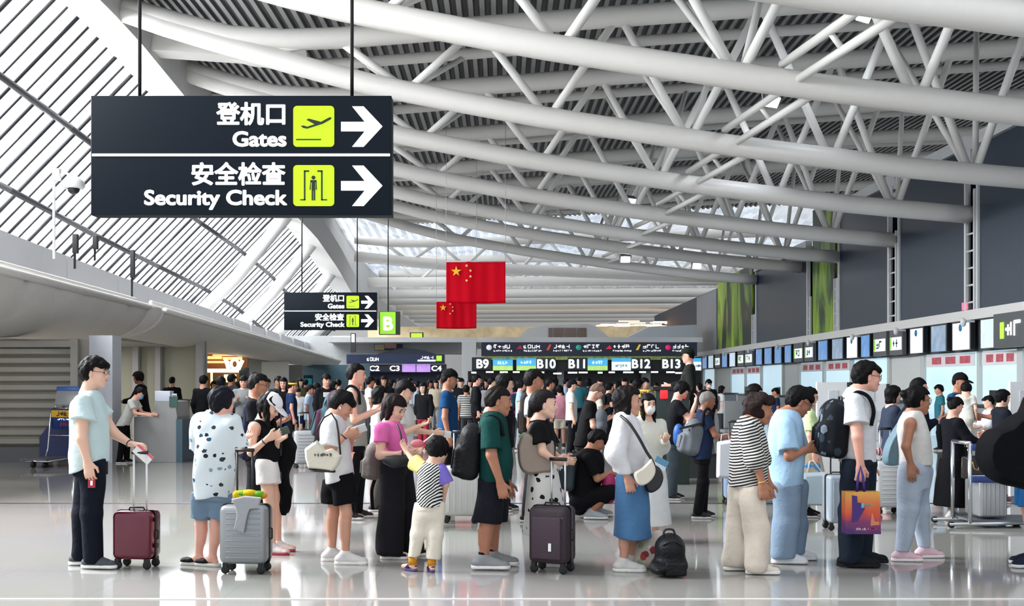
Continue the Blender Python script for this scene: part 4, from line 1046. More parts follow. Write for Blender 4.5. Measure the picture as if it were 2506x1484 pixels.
# island B
t = empty('check_in_island', (W(1440, 900, 43).x, 43, 0)); tag(t, 'dark check-in island with counters B9 to B13 below an airline sign board', 'check-in island')
isl('fascia', 1170, 1712, 826, 838, 44.5, 3, BW)
isl('sign_board', 1178, 1706, 838, 872, 43.4, .35, mat('board_navy', '#17213a', .35))
isl('lit_strip', 1186, 1700, 872, 881, 43.6, .2, mat('led_strip', '#8a9a58', .4, emit=.25, var=.95, vscale=7))
r = random.Random(5)
lg = ['#d8dde4', '#8a2038', '#c8402c', '#2c8a78', '#d01c38', '#d8b040', '#c82060']
for k in range(7):
    x = 1192+k*73
    mlg = mat('logo_'+lg[k].strip('#'), lg[k], .4, emit=.4); c = W(x+5, 851, 43.38)-Vector(t.location)
    mm = MB()
    if k % 3 == 0: mm.lathe([(.001, 0), (.11, 0), (.11, .01), (.001, .01)], c, 14, rot('X', 90))
    elif k % 3 == 1: mm.prism([(c.x-.12, c.z-.06), (c.x+.14, c.z-.06), (c.x+.05, c.z+.1), (c.x-.02, c.z+.02)], c.y-.01, c.y)
    else: mm.prism([(c.x-.1, c.z-.1), (c.x, c.z-.1), (c.x+.1, c.z+.12), (c.x+.03, c.z+.12)], c.y-.01, c.y)
    mm.build('logo', mlg, t)
    mk('airline_name', 4, x+16, 853, 42, 9, 43.38, k, t); mk('airline_name_small', 9, x+16, 861, 46, 4, 43.38, k+20, t)
isl('number_band', 1155, 1712, 875, 909, 43.9, .5, mat('band_black', '#12161c', .4))
for s, x0, x1 in (('B9', 1158, 1203), ('B10', 1313, 1360), ('B11', 1389, 1438), ('B12', 1545, 1592), ('B13', 1618, 1668)):
    isl('number_plate', x0, x1, 876, 905, 43.6, .3, mat('plate_teal', '#1d3038', .35)); wtxt('lettering', s, (x0+x1)/2, 901, 43.58, 22, WHT, t, .045)
scg = [mat('screen_meadow_top', '#3f9ac8', .2, emit=.7, var=.12), mat('screen_meadow_low', '#9cc46a', .2, emit=.7, var=.12)]
for k, (x0, x1) in enumerate(((1206, 1255), (1264, 1312), (1438, 1487), (1497, 1544), (1694, 1716))):
    isl('screen_bezel', x0-1, x1+1, 876, 908, 43.65, .2, BEZ)
    if k in (3, 4): isl('screen', x0, x1, 877, 907, 43.6, .04, scr[3]); isl('screen_header', x0, x1, 877, 886, 43.59, .04, scg[0]); mk('screen_text', 5, x0+8, 899, (x1-x0)*.65, 6, 43.57, k, t, mat('ink_teal', '#17394a', .5))
    else: isl('screen', x0, x1, 877, 896, 43.6, .04, scg[0]); isl('screen_meadow', x0, x1, 896, 907, 43.6, .04, scg[1]); mk('screen_text', 4, x0+11, 892, 27, 8, 43.57, k+7, t)
isl('counter_wall', 1145, 1716, 909, 1029, 45.5, 1.5, mat('island_black', '#0d1118', .4)); isl('desk', 1150, 1700, 968, 1034, 43, .8, mat('desk_black', '#22262c', .35))
isl('pillar', 1365, 1380, 905, 1000, 44.5, .4, mat('pillar_grey', '#7d8484', .4)); isl('pillar', 1572, 1592, 905, 1000, 44.5, .4, mat('pillar_grey', '#7d8484', .4))
r = random.Random(9)
for k in range(16): p = W(1160+k*34+r.uniform(-6, 6), 911+r.uniform(0, 4), 44)-Vector(t.location); MB().box(p, (r.uniform(.08, .22), .02, .03)).build('downlight', mat('down_white', '#f4f7ff', .4, emit=1.6), t)
# ---------------------------------------------------------------- patterned cloth
def stripes(name, c1, c2, scale=11, dirn='Z', dist=1.5, cut=.5, rot_=(0, 0, 0)):
    m, n, L, b = nodes(name); t = n.new('ShaderNodeTexCoord'); mp = n.new('ShaderNodeMapping'); mp.inputs['Rotation'].default_value = rot_
    w = n.new('ShaderNodeTexWave'); w.bands_direction = dirn; w.inputs['Scale'].default_value = scale; w.inputs['Distortion'].default_value = dist; w.inputs['Detail Scale'].default_value = .6
    cr = n.new('ShaderNodeValToRGB'); cr.color_ramp.interpolation = 'CONSTANT'; e = cr.color_ramp.elements
    e[0].color = hexc(c1); e[1].position = cut; e[1].color = hexc(c2)
    L.new(t.outputs['Object'], mp.inputs['Vector']); L.new(mp.outputs['Vector'], w.inputs['Vector']); L.new(w.outputs['Fac'], cr.inputs['Fac']); L.new(cr.outputs['Color'], b.inputs['Base Color'])
    b.inputs['Roughness'].default_value = .85; b.inputs['Specular IOR Level'].default_value = .2; return m
def blots(name, base, cols, scale=14, size=.2, rnd=1., stretch=(1, 1, 1), soft=.02):
    m, n, L, b = nodes(name); t = n.new('ShaderNodeTexCoord'); mp = n.new('ShaderNodeMapping'); mp.inputs['Scale'].default_value = stretch
    v = n.new('ShaderNodeTexVoronoi'); v.inputs['Scale'].default_value = scale; v.inputs['Randomness'].default_value = rnd
    z = n.new('ShaderNodeTexNoise'); z.inputs['Scale'].default_value = scale*3
    ad = n.new('ShaderNodeMath'); ad.operation = 'MULTIPLY_ADD'; ad.inputs[1].default_value = .35
    cr = n.new('ShaderNodeValToRGB'); e = cr.color_ramp.elements; e[0].position = size; e[0].color = (1, 1, 1, 1); e[1].position = size+soft; e[1].color = (0, 0, 0, 1)
    c2 = n.new('ShaderNodeValToRGB'); c2.color_ramp.interpolation = 'CONSTANT'; f = c2.color_ramp.elements
    for i, c in enumerate(cols):
        q = f[i] if i < 2 else f.new(i/len(cols)); q.position = i/len(cols); q.color = hexc(c)
    mx = n.new('ShaderNodeMix'); mx.data_type = 'RGBA'; mx.inputs['A'].default_value = hexc(base)
    sp = n.new('ShaderNodeSeparateColor')
    L.new(t.outputs['Object'], mp.inputs['Vector']); L.new(mp.outputs['Vector'], v.inputs['Vector']); L.new(mp.outputs['Vector'], z.inputs['Vector'])
    L.new(z.outputs['Fac'], ad.inputs[0]); L.new(v.outputs['Distance'], ad.inputs[2]); L.new(ad.outputs[0], cr.inputs['Fac'])
    L.new(v.outputs['Color'], sp.inputs['Color']); L.new(sp.outputs['Red'], c2.inputs['Fac'])
    L.new(cr.outputs['Color'], mx.inputs['Factor']); L.new(c2.outputs['Color'], mx.inputs['B']); L.new(mx.outputs['Result'], b.inputs['Base Color'])
    b.inputs['Roughness'].default_value = .85; b.inputs['Specular IOR Level'].default_value = .2; return m
def band(F, side, col='#141414', t=.97):
    """bracelet or watch round a wrist"""
    a = F.arms[side]; c = a['el']+(a['wr']-a['el'])*t; d = unit(a['wr']-a['el']); u = unit(np.cross(d, [.3, .5, .8])); w = np.cross(d, u)
    MB().tube([c+(u*math.cos(k)+w*math.sin(k))*.03*a['r'] for k in np.linspace(0, 2*math.pi, 17)[:-1]], .005, 6, closed=True).build('bracelet', mat('band_'+col.strip('#'), col, .5), F.b)

# ---------------------------------------------------------------- the front queue, from left to right
F1 = F = Fig(228, 1388)
F.sethead(233, 913, 0, 2, size=1.06)
F.torso([(955, 205, 240, .07), (967, 189, 248, .14), (985, 178, 253, .19), (1020, 173, 258, .19), (1060, 171, 263, .185), (1100, 171, 266, .185), (1135, 174, 267, .19), (1162, 177, 264, .19)], (214, 962))
F.arm('near', (204, 985, -.18), (200, 1075, -.25), (214, 1128, -.23), (.15, 0, -1), (1, 0, .1), .6, 1.12)
F.arm('far', (228, 985, .18), (280, 1062, .18), (318, 1086, .12), (1, 0, -.12), (.1, -1, 0), .9, 1.08); F.arms['far']['palm'] = (0, 0, -1)
F.leg('near', (226, 1140, -.085), (226, 1258, -.09), (228, 1366, -.09), -6, 1.1); F.leg('far', (216, 1140, .085), (206, 1258, .09), (198, 1361, .09), 6, 1.1)
F.body(skin('fair')); F.face('#3a3f46'); F.hair('short', line=.045, vol=1.15)
F.top(cloth('#b9cdcf'), .5, .062, .098, hem=F.p(228, 1143)[2], tilt=.3, noise=.007); F.pants(cloth('#10151f'), r=(.1, .082, .07)); F.shoes('#4c4f53', '#e9e8e4', 1.08)
band(F, 'far'); F.done('man in loose mint green tee, black trousers and glasses, standing behind the burgundy suitcase')

F2 = F = Fig(515, Y=9.3)
F.sethead(545, 985, 52, 8, size=1.0)
F.torso([(1008, 508, 556, .07), (1020, 490, 570, .12), (1050, 479, 577, .14), (1100, 477, 576, .15), (1150, 477, 572, .15), (1195, 479, 568, .15), (1224, 483, 566, .15)], (530, 1012))
F.arm('right', (568, 1034, -.03), (586, 1100, .02), (596, 1075, .22), (.3, 1, .3), (-1, .3, .2), .6, .95); F.arm('left', (492, 1034, .02), (486, 1105, .12), (515, 1090, .32), (.6, .8, .3), (.8, -.5, .3), .6, .95)
F.leg('left', (500, 1210, .02), (492, 1285, .03), (486, 1362, .02), 165, .95); F.leg('right', (540, 1210, -.02), (528, 1285, -.03), (520, 1366, -.04), 160, .95)
F.body(skin('pink'), thigh=.06); F.face(eyes=False); F.hair('mop', hairm('#12141d'), vol=1.2)
PRT = blots('print_white_shirt', '#cdd6db', ['#20262c', '#cdd6db', '#274c66', '#cdd6db', '#7d95a6', '#cdd6db', '#333a40'], 14, .47, .9, (1, 1, 1.3))
F.top(PRT, .95, .078, .088, hem=F.p(515, 1217)[2], noise=.009); F.pants(cloth('#6d8296'), (.1, .1, .1), frac=.8)
F.shoes('#15161a', '#c9c6c2', 1.0, flip=True); F.done('boy seen from behind in printed white shirt, denim shorts and flat slippers')

F3 = F = Fig(660, Y=9.98, h=.0068)
F.sethead(660, 996, -12, 34, size=.98)
F.torso([(1033, 624, 652, .06), (1046, 614, 668, .12), (1075, 613, 688, .15), (1110, 618, 685, .14), (1135, 625, 682, .14), (1180, 628, 686, .15)], (638, 1034))
F.arm('near', (621, 1046, -.15), (615, 1108, -.2), (655, 1074, -.25), (.9, .1, .35), (0, -.4, 1), .8, .95); F.arm('far', (652, 1046, .12), (672, 1112, .05), (680, 1078, -.12), (.8, -.3, .5), (0, .4, 1), .8, .95)
F.leg('near', (648, 1140, -.08), (660, 1240, -.08), (666, 1337, -.08), -10, .95); F.leg('far', (662, 1140, .08), (676, 1240, .08), (680, 1334, .1), 0, .95)
F.body(skin('fair'), female=True); F.face(); F.hair('long'); F.cap('#d3d5d9')
F.top(cloth('#0e0e11'), tank=True, hem=F.p(660, 1130)[2]); F.pants(cloth('#dcdad6'), (.1, .1, .105), frac=.45); F.shoes('#d8cfcd', '#b0455a', .95)
band(F, 'near', '#111114', .8); F.done('young woman in white cap, black sleeveless top and pale shorts looking at her phone')

F4 = F = Fig(832, 1377)
F.sethead(838, 993, 0, 28, size=.98)
F.torso([(1010, 806, 836, .06), (1021, 792, 844, .13), (1045, 782, 851, .17), (1090, 785, 856, .17), (1130, 790, 860, .17), (1165, 794, 865, .17), (1188, 797, 865, .17)], (814, 1016))
F.arm('near', (811, 1042, -.16), (804, 1108, -.23), (842, 1068, -.2), (.85, .1, .3), (0, -.5, 1), .7, .95); F.arm('far', (832, 1042, .16), (852, 1100, .16), (862, 1070, .0), (.8, -.3, .4), (0, .4, 1), .7, .95)
F.leg('near', (838, 1165, -.085), (847, 1258, -.09), (845, 1350, -.09), -4, .98); F.leg('far', (822, 1165, .085), (816, 1255, .09), (812, 1346, .09), 4, .98)
F.body(skin('mid'), thigh=.058); F.face(); F.hair('short', line=.04, vol=1.1)
F.top(cloth('#cfd0d2'), .82, .068, .094, hem=F.p(832, 1173)[2], tilt=.33, noise=.008); F.pants(cloth('#0c0c10'), (.105, .105, .11), frac=.75); F.shoes('#cfcdca', '#e9e7e4', 1.12)
band(F, 'near'); MB().tube([F4.hp((-.003, -.088, -.012)), F4.hp((.012, -.09, -.03))], .006, 6).build('earbud', mat('bud_white', '#f0f0f0', .3), F.b)
F.done('young person in white tee and black shorts with cream tote, looking at a phone')

F5 = F = Fig(968, Y=9.75)
F.sethead(966, 1002, -28, 20, size=1.0)
F.torso([(1028, 936, 974, .06), (1040, 923, 985, .13), (1060, 919, 995, .16), (1085, 928, 1003, .165), (1105, 937, 1000, .15), (1150, 940, 999, .15), (1200, 936, 1004, .16)], (952, 1034))
F.arm('near', (936, 1054, -.16), (930, 1114, -.21), (978, 1113, -.29), (1, -.1, .05), (0, -.3, 1), .6, 1.05); F.arm('far', (972, 1054, .14), (990, 1108, .12), (1004, 1106, -.1), (1, -.5, .1), (0, .4, 1), .6, 1.)
F.leg('near', (962, 1130, -.085), (960, 1250, -.09), (953, 1356, -.09), -4, 1.); F.leg('far', (980, 1130, .085), (994, 1250, .09), (1006, 1350, .1), 4, 1.)
F.body(skin('fair'), female=True); F.face(); F.hair('bob', hairm('#1b1213'), vol=1.15)
F.top(cloth('#d465a4', .7), .5, .057, .062, hem=F.p(968, 1110)[2], slim=.006); F.pants(cloth('#1d1c21'), (.112, .112, .118), flare=.125, hem=.03); F.shoes('#15151a', '#e4e2de', .95)
F.done('woman in pink short sleeved top and wide black trousers bending towards the small child')

F6 = F = Fig(1048, Y=9.0)
F.sethead(1073, 1103, 62, 14, size=.9)
F.torso([(1131, 1042, 1076, .05), (1142, 1030, 1082, .09), (1180, 1021, 1085, .11), (1215, 1019, 1083, .11), (1242, 1022, 1082, .11)], (1060, 1137))
F.arm('left', (1034, 1150, .03), (1014, 1132, .1), (995, 1106, .16), (-.5, .3, 1), (.6, .3, .2), .4, .68); F.arm('right', (1079, 1152, -.03), (1091, 1185, -.02), (1086, 1216, .05), (0, .3, -1), (.3, 1, 0), .6, .68)
F.leg('left', (1036, 1238, .0), (1023, 1308, .0), (1010, 1374, .02), 140, .72); F.leg('right', (1067, 1238, .0), (1063, 1308, -.01), (1057, 1377, -.02), 112, .72)
F.body(skin('fair')); F.face(eyes=False); F.hair('bowl', hairm('#0f0d0e'), vol=1.15)
ZB = stripes('zebra_stripes', '#17181a', '#e4e4e0', 15, 'Z', 5, .5, (.3, .6, 0))
F.top(ZB, 0.02, .05, .05, hem=F.p(1048, 1238)[2], noise=.004)
for sd, c in (('left', '#e6dc86'), ('right', '#7b6cc4')):
    a = F.arms[sd]; S = Sdf(noise=.005); S.cone(a['sh']*.9+F.neck*.1, a['sh']+(a['el']-a['sh'])*.98, .058, .068, flat=2); S.build('sleeve', .006, cloth(c), F.b)
F.pants(cloth('#d9d2c2'), (.105, .086, .078), hem=F.p(1048, 1366)[2]); F.shoes('#2b2a4a', '#5a4a7a', .68)
for nm, g in F.legs.items(): MB().tube([g['an']+A([0, 0, -.005]), g['an']+A([0, 0, .055])], .036, 12).build('sock', cloth('#c98a2e'), F.b)
F.done('small child seen from behind in zebra striped tee with yellow and purple sleeves', name='person')

F7 = F = Fig(1200, 1390)
F.sethead(1221, 983, 0, 4, size=1.04)
F.torso([(1002, 1190, 1226, .07), (1014, 1177, 1236, .14), (1040, 1169, 1243, .19), (1080, 1167, 1249, .19), (1120, 1168, 1257, .195), (1150, 1170, 1256, .195), (1180, 1172, 1244, .19)], (1202, 1010))
F.arm('near', (1199, 1040, -.18), (1203, 1114, -.24), (1224, 1180, -.23), (.25, 0, -1), (1, 0, .1), 1.1, 1.12); F.arm('far', (1212, 1040, .18), (1222, 1114, .22), (1240, 1178, .2), (.25, 0, -1), (1, 0, .1), .8, 1.1)
F.leg('near', (1203, 1180, -.09), (1192, 1288, -.09), (1184, 1364, -.09), -4, 1.12); F.leg('far', (1212, 1180, .09), (1208, 1285, .09), (1207, 1358, .09), 4, 1.12)
F.body(skin('tan')); F.face(); F.hair('crop', hairm('#15100f'), line=.05)
F.top(cloth('#0f3b38'), .8, .066, .076, hem=F.p(1200, 1176)[2], noise=.005); F.pants(blots('dark_print_shorts', '#12141d', ['#1c202e', '#0d0f16'], 30, .36), (.108, .104, .108), frac=.92)
F.shoes('#8e9092', '#eeece8', 1.1)
for g in F.legs.values(): MB().tube([g['an']+A([0, 0, -.01]), g['an']+A([-.004, 0, .05])], .042, 12).build('sock', cloth('#111113'), F.b)
F.done('stout man in dark green tee and navy print shorts carrying a black backpack')

F8 = F = Fig(1330, 1384)
F.sethead(1333, 992, 0, 0, size=1.0)
F.torso([(1026, 1304, 1334, .06), (1038, 1293, 1346, .13), (1065, 1291, 1360, .16), (1100, 1296, 1361, .15), (1130, 1298, 1354, .14), (1165, 1292, 1362, .16), (1200, 1288, 1366, .17)], (1316, 1028))
F.arm('near', (1320, 1052, -.15), (1328, 1106, -.21), (1358, 1128, -.2), (1, .1, -.1), (0, -.2, 1), .8, .92); F.arm('far', (1335, 1052, .14), (1350, 1106, .14), (1374, 1126, .0), (1, -.2, -.1), (0, .2, 1), .8, .92)
F.leg('near', (1325, 1165, -.08), (1326, 1270, -.08), (1334, 1368, -.08), -4, .95); F.leg('far', (1338, 1165, .08), (1342, 1270, .08), (1352, 1362, .08), 4, .95)
F.body(skin('fair'), female=True, thigh=.06); F.face(); F.hair('tail', hairm('#1a1718'), line=.06)
F.top(cloth('#0d0d0f'), .68, .068, .088, hem=F.p(1330, 1126)[2], noise=.006); F.skirt(blots('cow_spots', '#cfcdc7', ['#121212', '#cfcdc7', '#1a1a1a'], 13, .46), [(1108, 1300, 1354, .13), (1160, 1290, 1366, .17), (1230, 1284, 1378, .2), (1306, 1278, 1386, .23)]); F.shoes('#e8e5e0', L=.95)
F.done('woman in black tee and white skirt with black spots, holding the dark purple suitcase handle')

F10 = F = Fig(1540, 1395)
F.sethead(1538, 984, -12, 0, size=1.03)
F.torso([(1014, 1514, 1550, .06), (1027, 1503, 1562, .13), (1055, 1495, 1572, .17), (1095, 1492, 1580, .18), (1130, 1495, 1576, .17), (1160, 1502, 1568, .16), (1185, 1503, 1581, .17)], (1526, 1019))
F.arm('near', (1522, 1048, -.16), (1505, 1112, -.23), (1536, 1168, -.22), (.25, 0, -1), (1, 0, .1), .9, 1.0); F.arm('far', (1545, 1048, .15), (1560, 1112, .18), (1572, 1150, .05), (.7, -.3, -.4), (0, .4, 1), .8, .98)
F.leg('near', (1535, 1180, -.075), (1533, 1290, -.08), (1526, 1370, -.08), -6, 1.0); F.leg('far', (1552, 1180, .075), (1550, 1290, .08), (1546, 1364, .09), 4, 1.0)
F.body(skin('mid'), female=True, thigh=.06); F.face(); F.hair('bob', hairm('#151011'), line=.06, vol=1.05)
F.top(cloth('#d0d0d3'), 1.93, .07, .088, hem=F.p(1540, 1156)[2], noise=.009); F.skirt(cloth('#44698f'), [(1132, 1507, 1568, .14), (1170, 1504, 1582, .17), (1240, 1502, 1587, .19), (1313, 1503, 1593, .21)], noise=.008); F.shoes('#cfcdca', L=1.05)
F.done('woman in loose white blouse and blue midi skirt wearing a cream crossbody bag')

F11 = F = Fig(1835, Y=8.98)
F.sethead(1860, 1003, -8, 10, size=1.0)
F.torso([(1020, 1812, 1852, .07), (1034, 1799, 1863, .14), (1070, 1791, 1877, .18), (1110, 1788, 1881, .18), (1150, 1785, 1879, .18), (1192, 1782, 1872, .18)], (1836, 1028))
F.arm('near', (1832, 1060, -.18), (1848, 1126, -.24), (1866, 1182, -.23), (.15, 0, -1), (1, 0, .1), .8, 1.05); F.arm('far', (1850, 1060, .18), (1866, 1126, .2), (1880, 1180, .16), (.15, 0, -1), (1, 0, .1), .8, 1.0)
F.leg('near', (1840, 1200, -.09), (1850, 1290, -.09), (1852, 1380, -.09), -4, 1.05); F.leg('far', (1815, 1200, .09), (1806, 1290, .09), (1797, 1374, .09), 4, 1.05)
F.body(skin('tan'), female=True); F.face(brow='#231a17'); F.hair('curly', hairm('#241817'), vol=1.0)
F.top(stripes('breton_stripes', '#1c1c22', '#d3d0c9', 13.5, 'Z', 1.6, .5, (0, .25, 0)), 1.25, .072, .076, hem=F.p(1835, 1190)[2], noise=.006); F.pants(cloth('#d8cdbf'), (.112, .098, .098), hem=.03); F.shoes('#d9d2c6', '#ece9e4', 1.0)
band(F, 'near', '#c8a868', .95); F.done('older woman with curly hair in black and white striped top and cream trousers')

F12 = F = Fig(1928, Y=9.5)
F.sethead(1957, 985, 0, 26, size=1.03)
F.torso([(1001, 1900, 1944, .07), (1014, 1890, 1956, .14), (1045, 1883, 1962, .19), (1090, 1881, 1965, .19), (1140, 1881, 1966, .19), (1190, 1882, 1964, .19)], (1930, 1010))
F.arm('near', (1924, 1040, -.18), (1932, 1118, -.25), (1968, 1102, -.2), (1, .1, .15), (0, -.4, 1), .7, 1.05); F.arm('far', (1945, 1040, .18), (1955, 1116, .18), (1974, 1100, .02), (1, -.2, .15), (0, .4, 1), .7, 1.05)
F.leg('near', (1924, 1195, -.09), (1926, 1285, -.09), (1916, 1368, -.09), -4, 1.05); F.leg('far', (1942, 1195, .09), (1948, 1285, .09), (1942, 1364, .09), 4, 1.05)
F.body(skin('tan')); F.face('#15161a'); F.hair('short', line=.045, vol=1.1)
F.top(cloth('#9fc0dc'), .82, .07, .09, hem=F.p(1928, 1186)[2], noise=.007); F.pants(cloth('#8398af'), (.118, .105, .1), hem=.05); F.shoes('#dfe2e8', '#e6e6e8', 1.12)
F.done('young man in light blue tee, grey blue jeans and glasses looking down at his phone')

F13 = F = Fig(2100, 1385)
F.sethead(2123, 923, 0, 2, size=1.06)
F.torso([(948, 2074, 2120, .07), (961, 2063, 2131, .14), (990, 2058, 2138, .19), (1040, 2058, 2142, .19), (1090, 2057, 2143, .19), (1135, 2057, 2142, .19)], (2100, 955))
F.arm('near', (2090, 984, -.18), (2098, 1070, -.25), (2106, 1138, -.24), (.0, 0, -1), (1, 0, .1), 1.2, 1.12); F.arm('far', (2112, 984, .18), (2120, 1070, .24), (2128, 1136, .22), (.1, 0, -1), (1, 0, .1), .7, 1.1)
F.leg('near', (2094, 1140, -.09), (2086, 1250, -.09), (2082, 1362, -.09), -6, 1.12); F.leg('far', (2112, 1140, .09), (2112, 1250, .09), (2106, 1356, .09), 4, 1.12)
F.body(skin('pink')); F.face('#15161a'); F.hair('short', line=.05, vol=1.1)
F.top(cloth('#ced0d4'), .62, .066, .088, hem=F.p(2100, 1132)[2], noise=.007); F.pants(cloth('#1c2531'), (.108, .092, .084)); F.shoes('#141518', '#1c1c1f', 1.2)
F.done('tall man in white tee with camouflage backpack holding a colourful paper bag')

F14 = F = Fig(2232, 1370)
F.sethead(2247, 982, 4, 2, size=1.02)
F.torso([(1002, 2216, 2252, .06), (1016, 2206, 2258, .12), (1050, 2197, 2268, .16), (1085, 2198, 2277, .165), (1115, 2203, 2278, .165), (1150, 2198, 2278, .17), (1192, 2197, 2275, .17)], (2232, 1012))
F.arm('near', (2228, 1038, -.17), (2217, 1094, -.23), (2228, 1134, -.22), (.12, 0, -1), (1, 0, .1), .25, 1.02); F.arm('far', (2240, 1038, .16), (2238, 1094, .22), (2240, 1130, .2), (.0, 0, -1), (1, 0, .1), .5, 1.)
F.leg('near', (2232, 1155, -.09), (2222, 1250, -.09), (2206, 1342, -.09), -4, 1.02); F.leg('far', (2250, 1155, .09), (2248, 1250, .09), (2262, 1338, .1), 4, 1.02)
F.body(skin('tan'), female=True); F.face('#15161a'); F.hair('bun', line=.06, vol=1.1)
F.top(cloth('#cfcdc9'), tank=True, hem=F.p(2232, 1137)[2], noise=.004); F.pants(cloth('#aab6c6'), (.115, .085, .056), hem=.09, noise=.009); F.shoes('#d9b8c2', '#ece4e4', 1.0)
F.done('woman in white tank top and pale blue joggers with hair in a bun')

F15 = F = Fig(2524, 1385)
F.stand(1.72, 180, lean=-9, arms=('fwd', 'fwd'), fat=1.15, loose=1.15); F.body(skin('pink')); F.face(); F.hair('short')
F.top(cloth('#0b0b0e'), 1.9, .075, .075); F.pants(cloth('#2f6fae'), (.1, .1, .11), frac=.95); F.shoes('#1b2233', '#d9dadc', 1.1)
for g in F.legs.values(): MB().tube([g['an']+A([0, 0, -.01]), g['an']+A([.004, 0, .1])], .042, 12).build('sock', cloth('#e8e8e8'), F.b)
F.done('person in black jacket and blue shorts facing left, cut off by the right picture edge')
# ---------------------------------------------------------------- people behind the queue
def folk(px, top, Y, yaw, label, tc, bc, hair='short', arms=('down', 'down'), bottom='pants', sleeve=.6, H=None, h=.011, sk='mid', pitch=10, lean=0, shoe='#2a2a2c', female=False, glasses=None, mask=None, cap=None, fat=1., hc='#0d0c0e', hyaw=0, z0=0., tank=False, hs=1., face=True, group=None, topm=None):
    F = Fig(px, Y=Y, h=h, z0=z0)
    if H is None: H = (CAMZ-(top-HZ)/FPX*Y-z0-.012)/(1-.0006*lean-.0009*max(0, pitch-15))
    F.stand(H, yaw, lean, pitch, hyaw, arms, fat, hs=hs, loose=1.06)
    F.body(skin(sk), female=female, thigh=.062 if bottom == 'skirt' else .07)
    if face and h < .012: F.face(glasses)
    if hair: F.hair(hair, hairm(hc))
    if cap: F.cap(cap)
    if mask: F.mask(mask)
    F.top(topm or cloth(tc), sleeve, .061, .074, hem=.47*H, tank=tank, noise=.006 if h < .012 else 0)
    if bottom == 'pants': F.pants(cloth(bc), noise=.006 if h < .012 else 0)
    elif bottom == 'wide': F.pants(cloth(bc), (.1, .1, .1), hem=.06)
    elif bottom == 'shorts': F.pants(cloth(bc), (.098, .095, .098), frac=.85)
    else:
        f = F.f; c = F.rings[1]; e = .12 if bottom == 'skirt' else .26
        F.skirt(cloth(bc), [(0, 0, .50*H, .14, .17), (0, 0, .40*H, .16, .19), (0, 0, e*H, .2, .23)], metres=True)
    F.shoes(shoe, '#c9c7c4')
    PLACED.append((F.X0, F.Y)); F.done(label, group); return F
PLACED = []

# bag of helper for the man squatting down
M9 = F = Fig(1440, Y=12.6, h=.0095)
F.sethead(1462, 1080, 0, 42, size=1.0)
F.torso([(1098, 1425, 1462, .09), (1115, 1402, 1478, .17), (1150, 1393, 1480, .19), (1190, 1391, 1470, .19), (1225, 1392, 1452, .19), (1242, 1398, 1448, .17)], (1444, 1103))
F.arm('near', (1440, 1125, -.18), (1462, 1172, -.22), (1490, 1160, -.12), (1, .2, .1), (0, -.3, 1), .7, 1.); F.arm('far', (1446, 1125, .18), (1470, 1170, .2), (1494, 1162, .1), (1, -.2, .1), (0, .3, 1), .7, 1.)
F.leg('near', (1415, 1228, -.1), (1492, 1205, -.16), (1448, 1254, -.13), -8, 1.05); F.leg('far', (1418, 1228, .1), (1492, 1200, .16), (1462, 1250, .13), 6, 1.05)
F.body(skin('tan')); F.face(); F.hair('short'); F.top(cloth('#0c0c10'), .8, .068, .08); F.pants(cloth('#101014'), (.1, .085, .07), frac=1.45); F.shoes('#9aa3a8', '#d8d6d2')
F.done('man in black squatting on the floor behind the dark purple suitcase')

PHN = ('phone', 'phone')
P = {}
P['blackman'] = folk(628, 912, 11.2, 0, 'man in black tee standing right behind the woman in white cap', '#15161d', '#1b1c20', 'crop', PHN, h=.009, sk='tan', glasses='#222222')
P['tank'] = folk(868, 888, 12.5, 0, 'tall man in long grey sleeveless top carrying a big striped backpack', '#8b8a85', '#101013', 'crop', PHN, h=.009, sk='pink', tank=True, pitch=5)
P['trimwoman'] = folk(927, 945, 13.3, 12, 'woman in white top with black trim behind the woman in pink', '#cfcfca', '#55524e', 'bob', sleeve=.7, h=.01, female=True, sk='fair')
P['earman'] = folk(985, 933, 11.8, -8, 'young man in pale tee holding his phone out behind the woman in pink', '#c9c9c6', '#77746f', 'short', ('fwd', 'phone'), h=.009, sk='fair', pitch=24)
P['navyman'] = folk(1096, 904, 14.6, 0, 'man in navy blue tee and black cap standing behind the small child', '#133a62', '#0c0c0f', 'crop', h=.01, sk='tan', cap='#0d0d10')
P['bigblack'] = folk(1232, 914, 13.3, 0, 'man with thick black hair and black tee behind the man in dark green', '#16171c', '#1c1d22', 'mop', h=.011, sk='fair')
P['greyman'] = folk(1303, 904, 12.3, 0, 'man in light grey tee with brown backpack behind the woman in black tee', '#a4a9ad', '#2c2c30', 'short', h=.01, sk='tan', fat=1.1)
P['shaved'] = folk(1428, 944, 14.3, 0, 'man with shaved head and black tee bowing over his phone below B11', '#0c0c0f', '#0d0d10', 'buzz', PHN, h=.01, sk='pink', pitch=48, lean=12, hc='#6b564d')
P['mask'] = folk(1584, 962, 10.7, -72, 'woman with long hair and white mask in cream cardigan beside white blouse', '#cfcdc2', '#d4d4d2', 'long', ('phone', 'down'), 'skirt', 1.9, h=.009, sk='fair', mask='#e3e6ea', female=True, pitch=4, shoe='#d0d0d0')
P['tealpants'] = folk(1645, 940, 14.6, 0, 'young man in black tee and grey green trousers reading his phone', '#0f1015', '#49535a', 'mop', ('phone', 'up'), h=.01, sk='pink', pitch=40, lean=8, shoe='#2b2b30')
P['older'] = folk(1718, 957, 12.6, 0, 'older man with grey hair in navy polo wearing a square grey backpack', '#1b2740', '#0e0e11', 'crop', ('fwd', 'fwd'), h=.009, sk='dark', pitch=14, hc='#77746f', fat=1.12, lean=4)
P['lime'] = folk(1977, 947, 12.7, 0, 'woman in lime green blouse and beige skirt behind the light blue tee', '#bfd29e', '#b5a48d', 'bob', ('down', 'down'), 'midskirt', .8, h=.01, sk='pink', female=True, shoe='#151517', glasses='#222222')
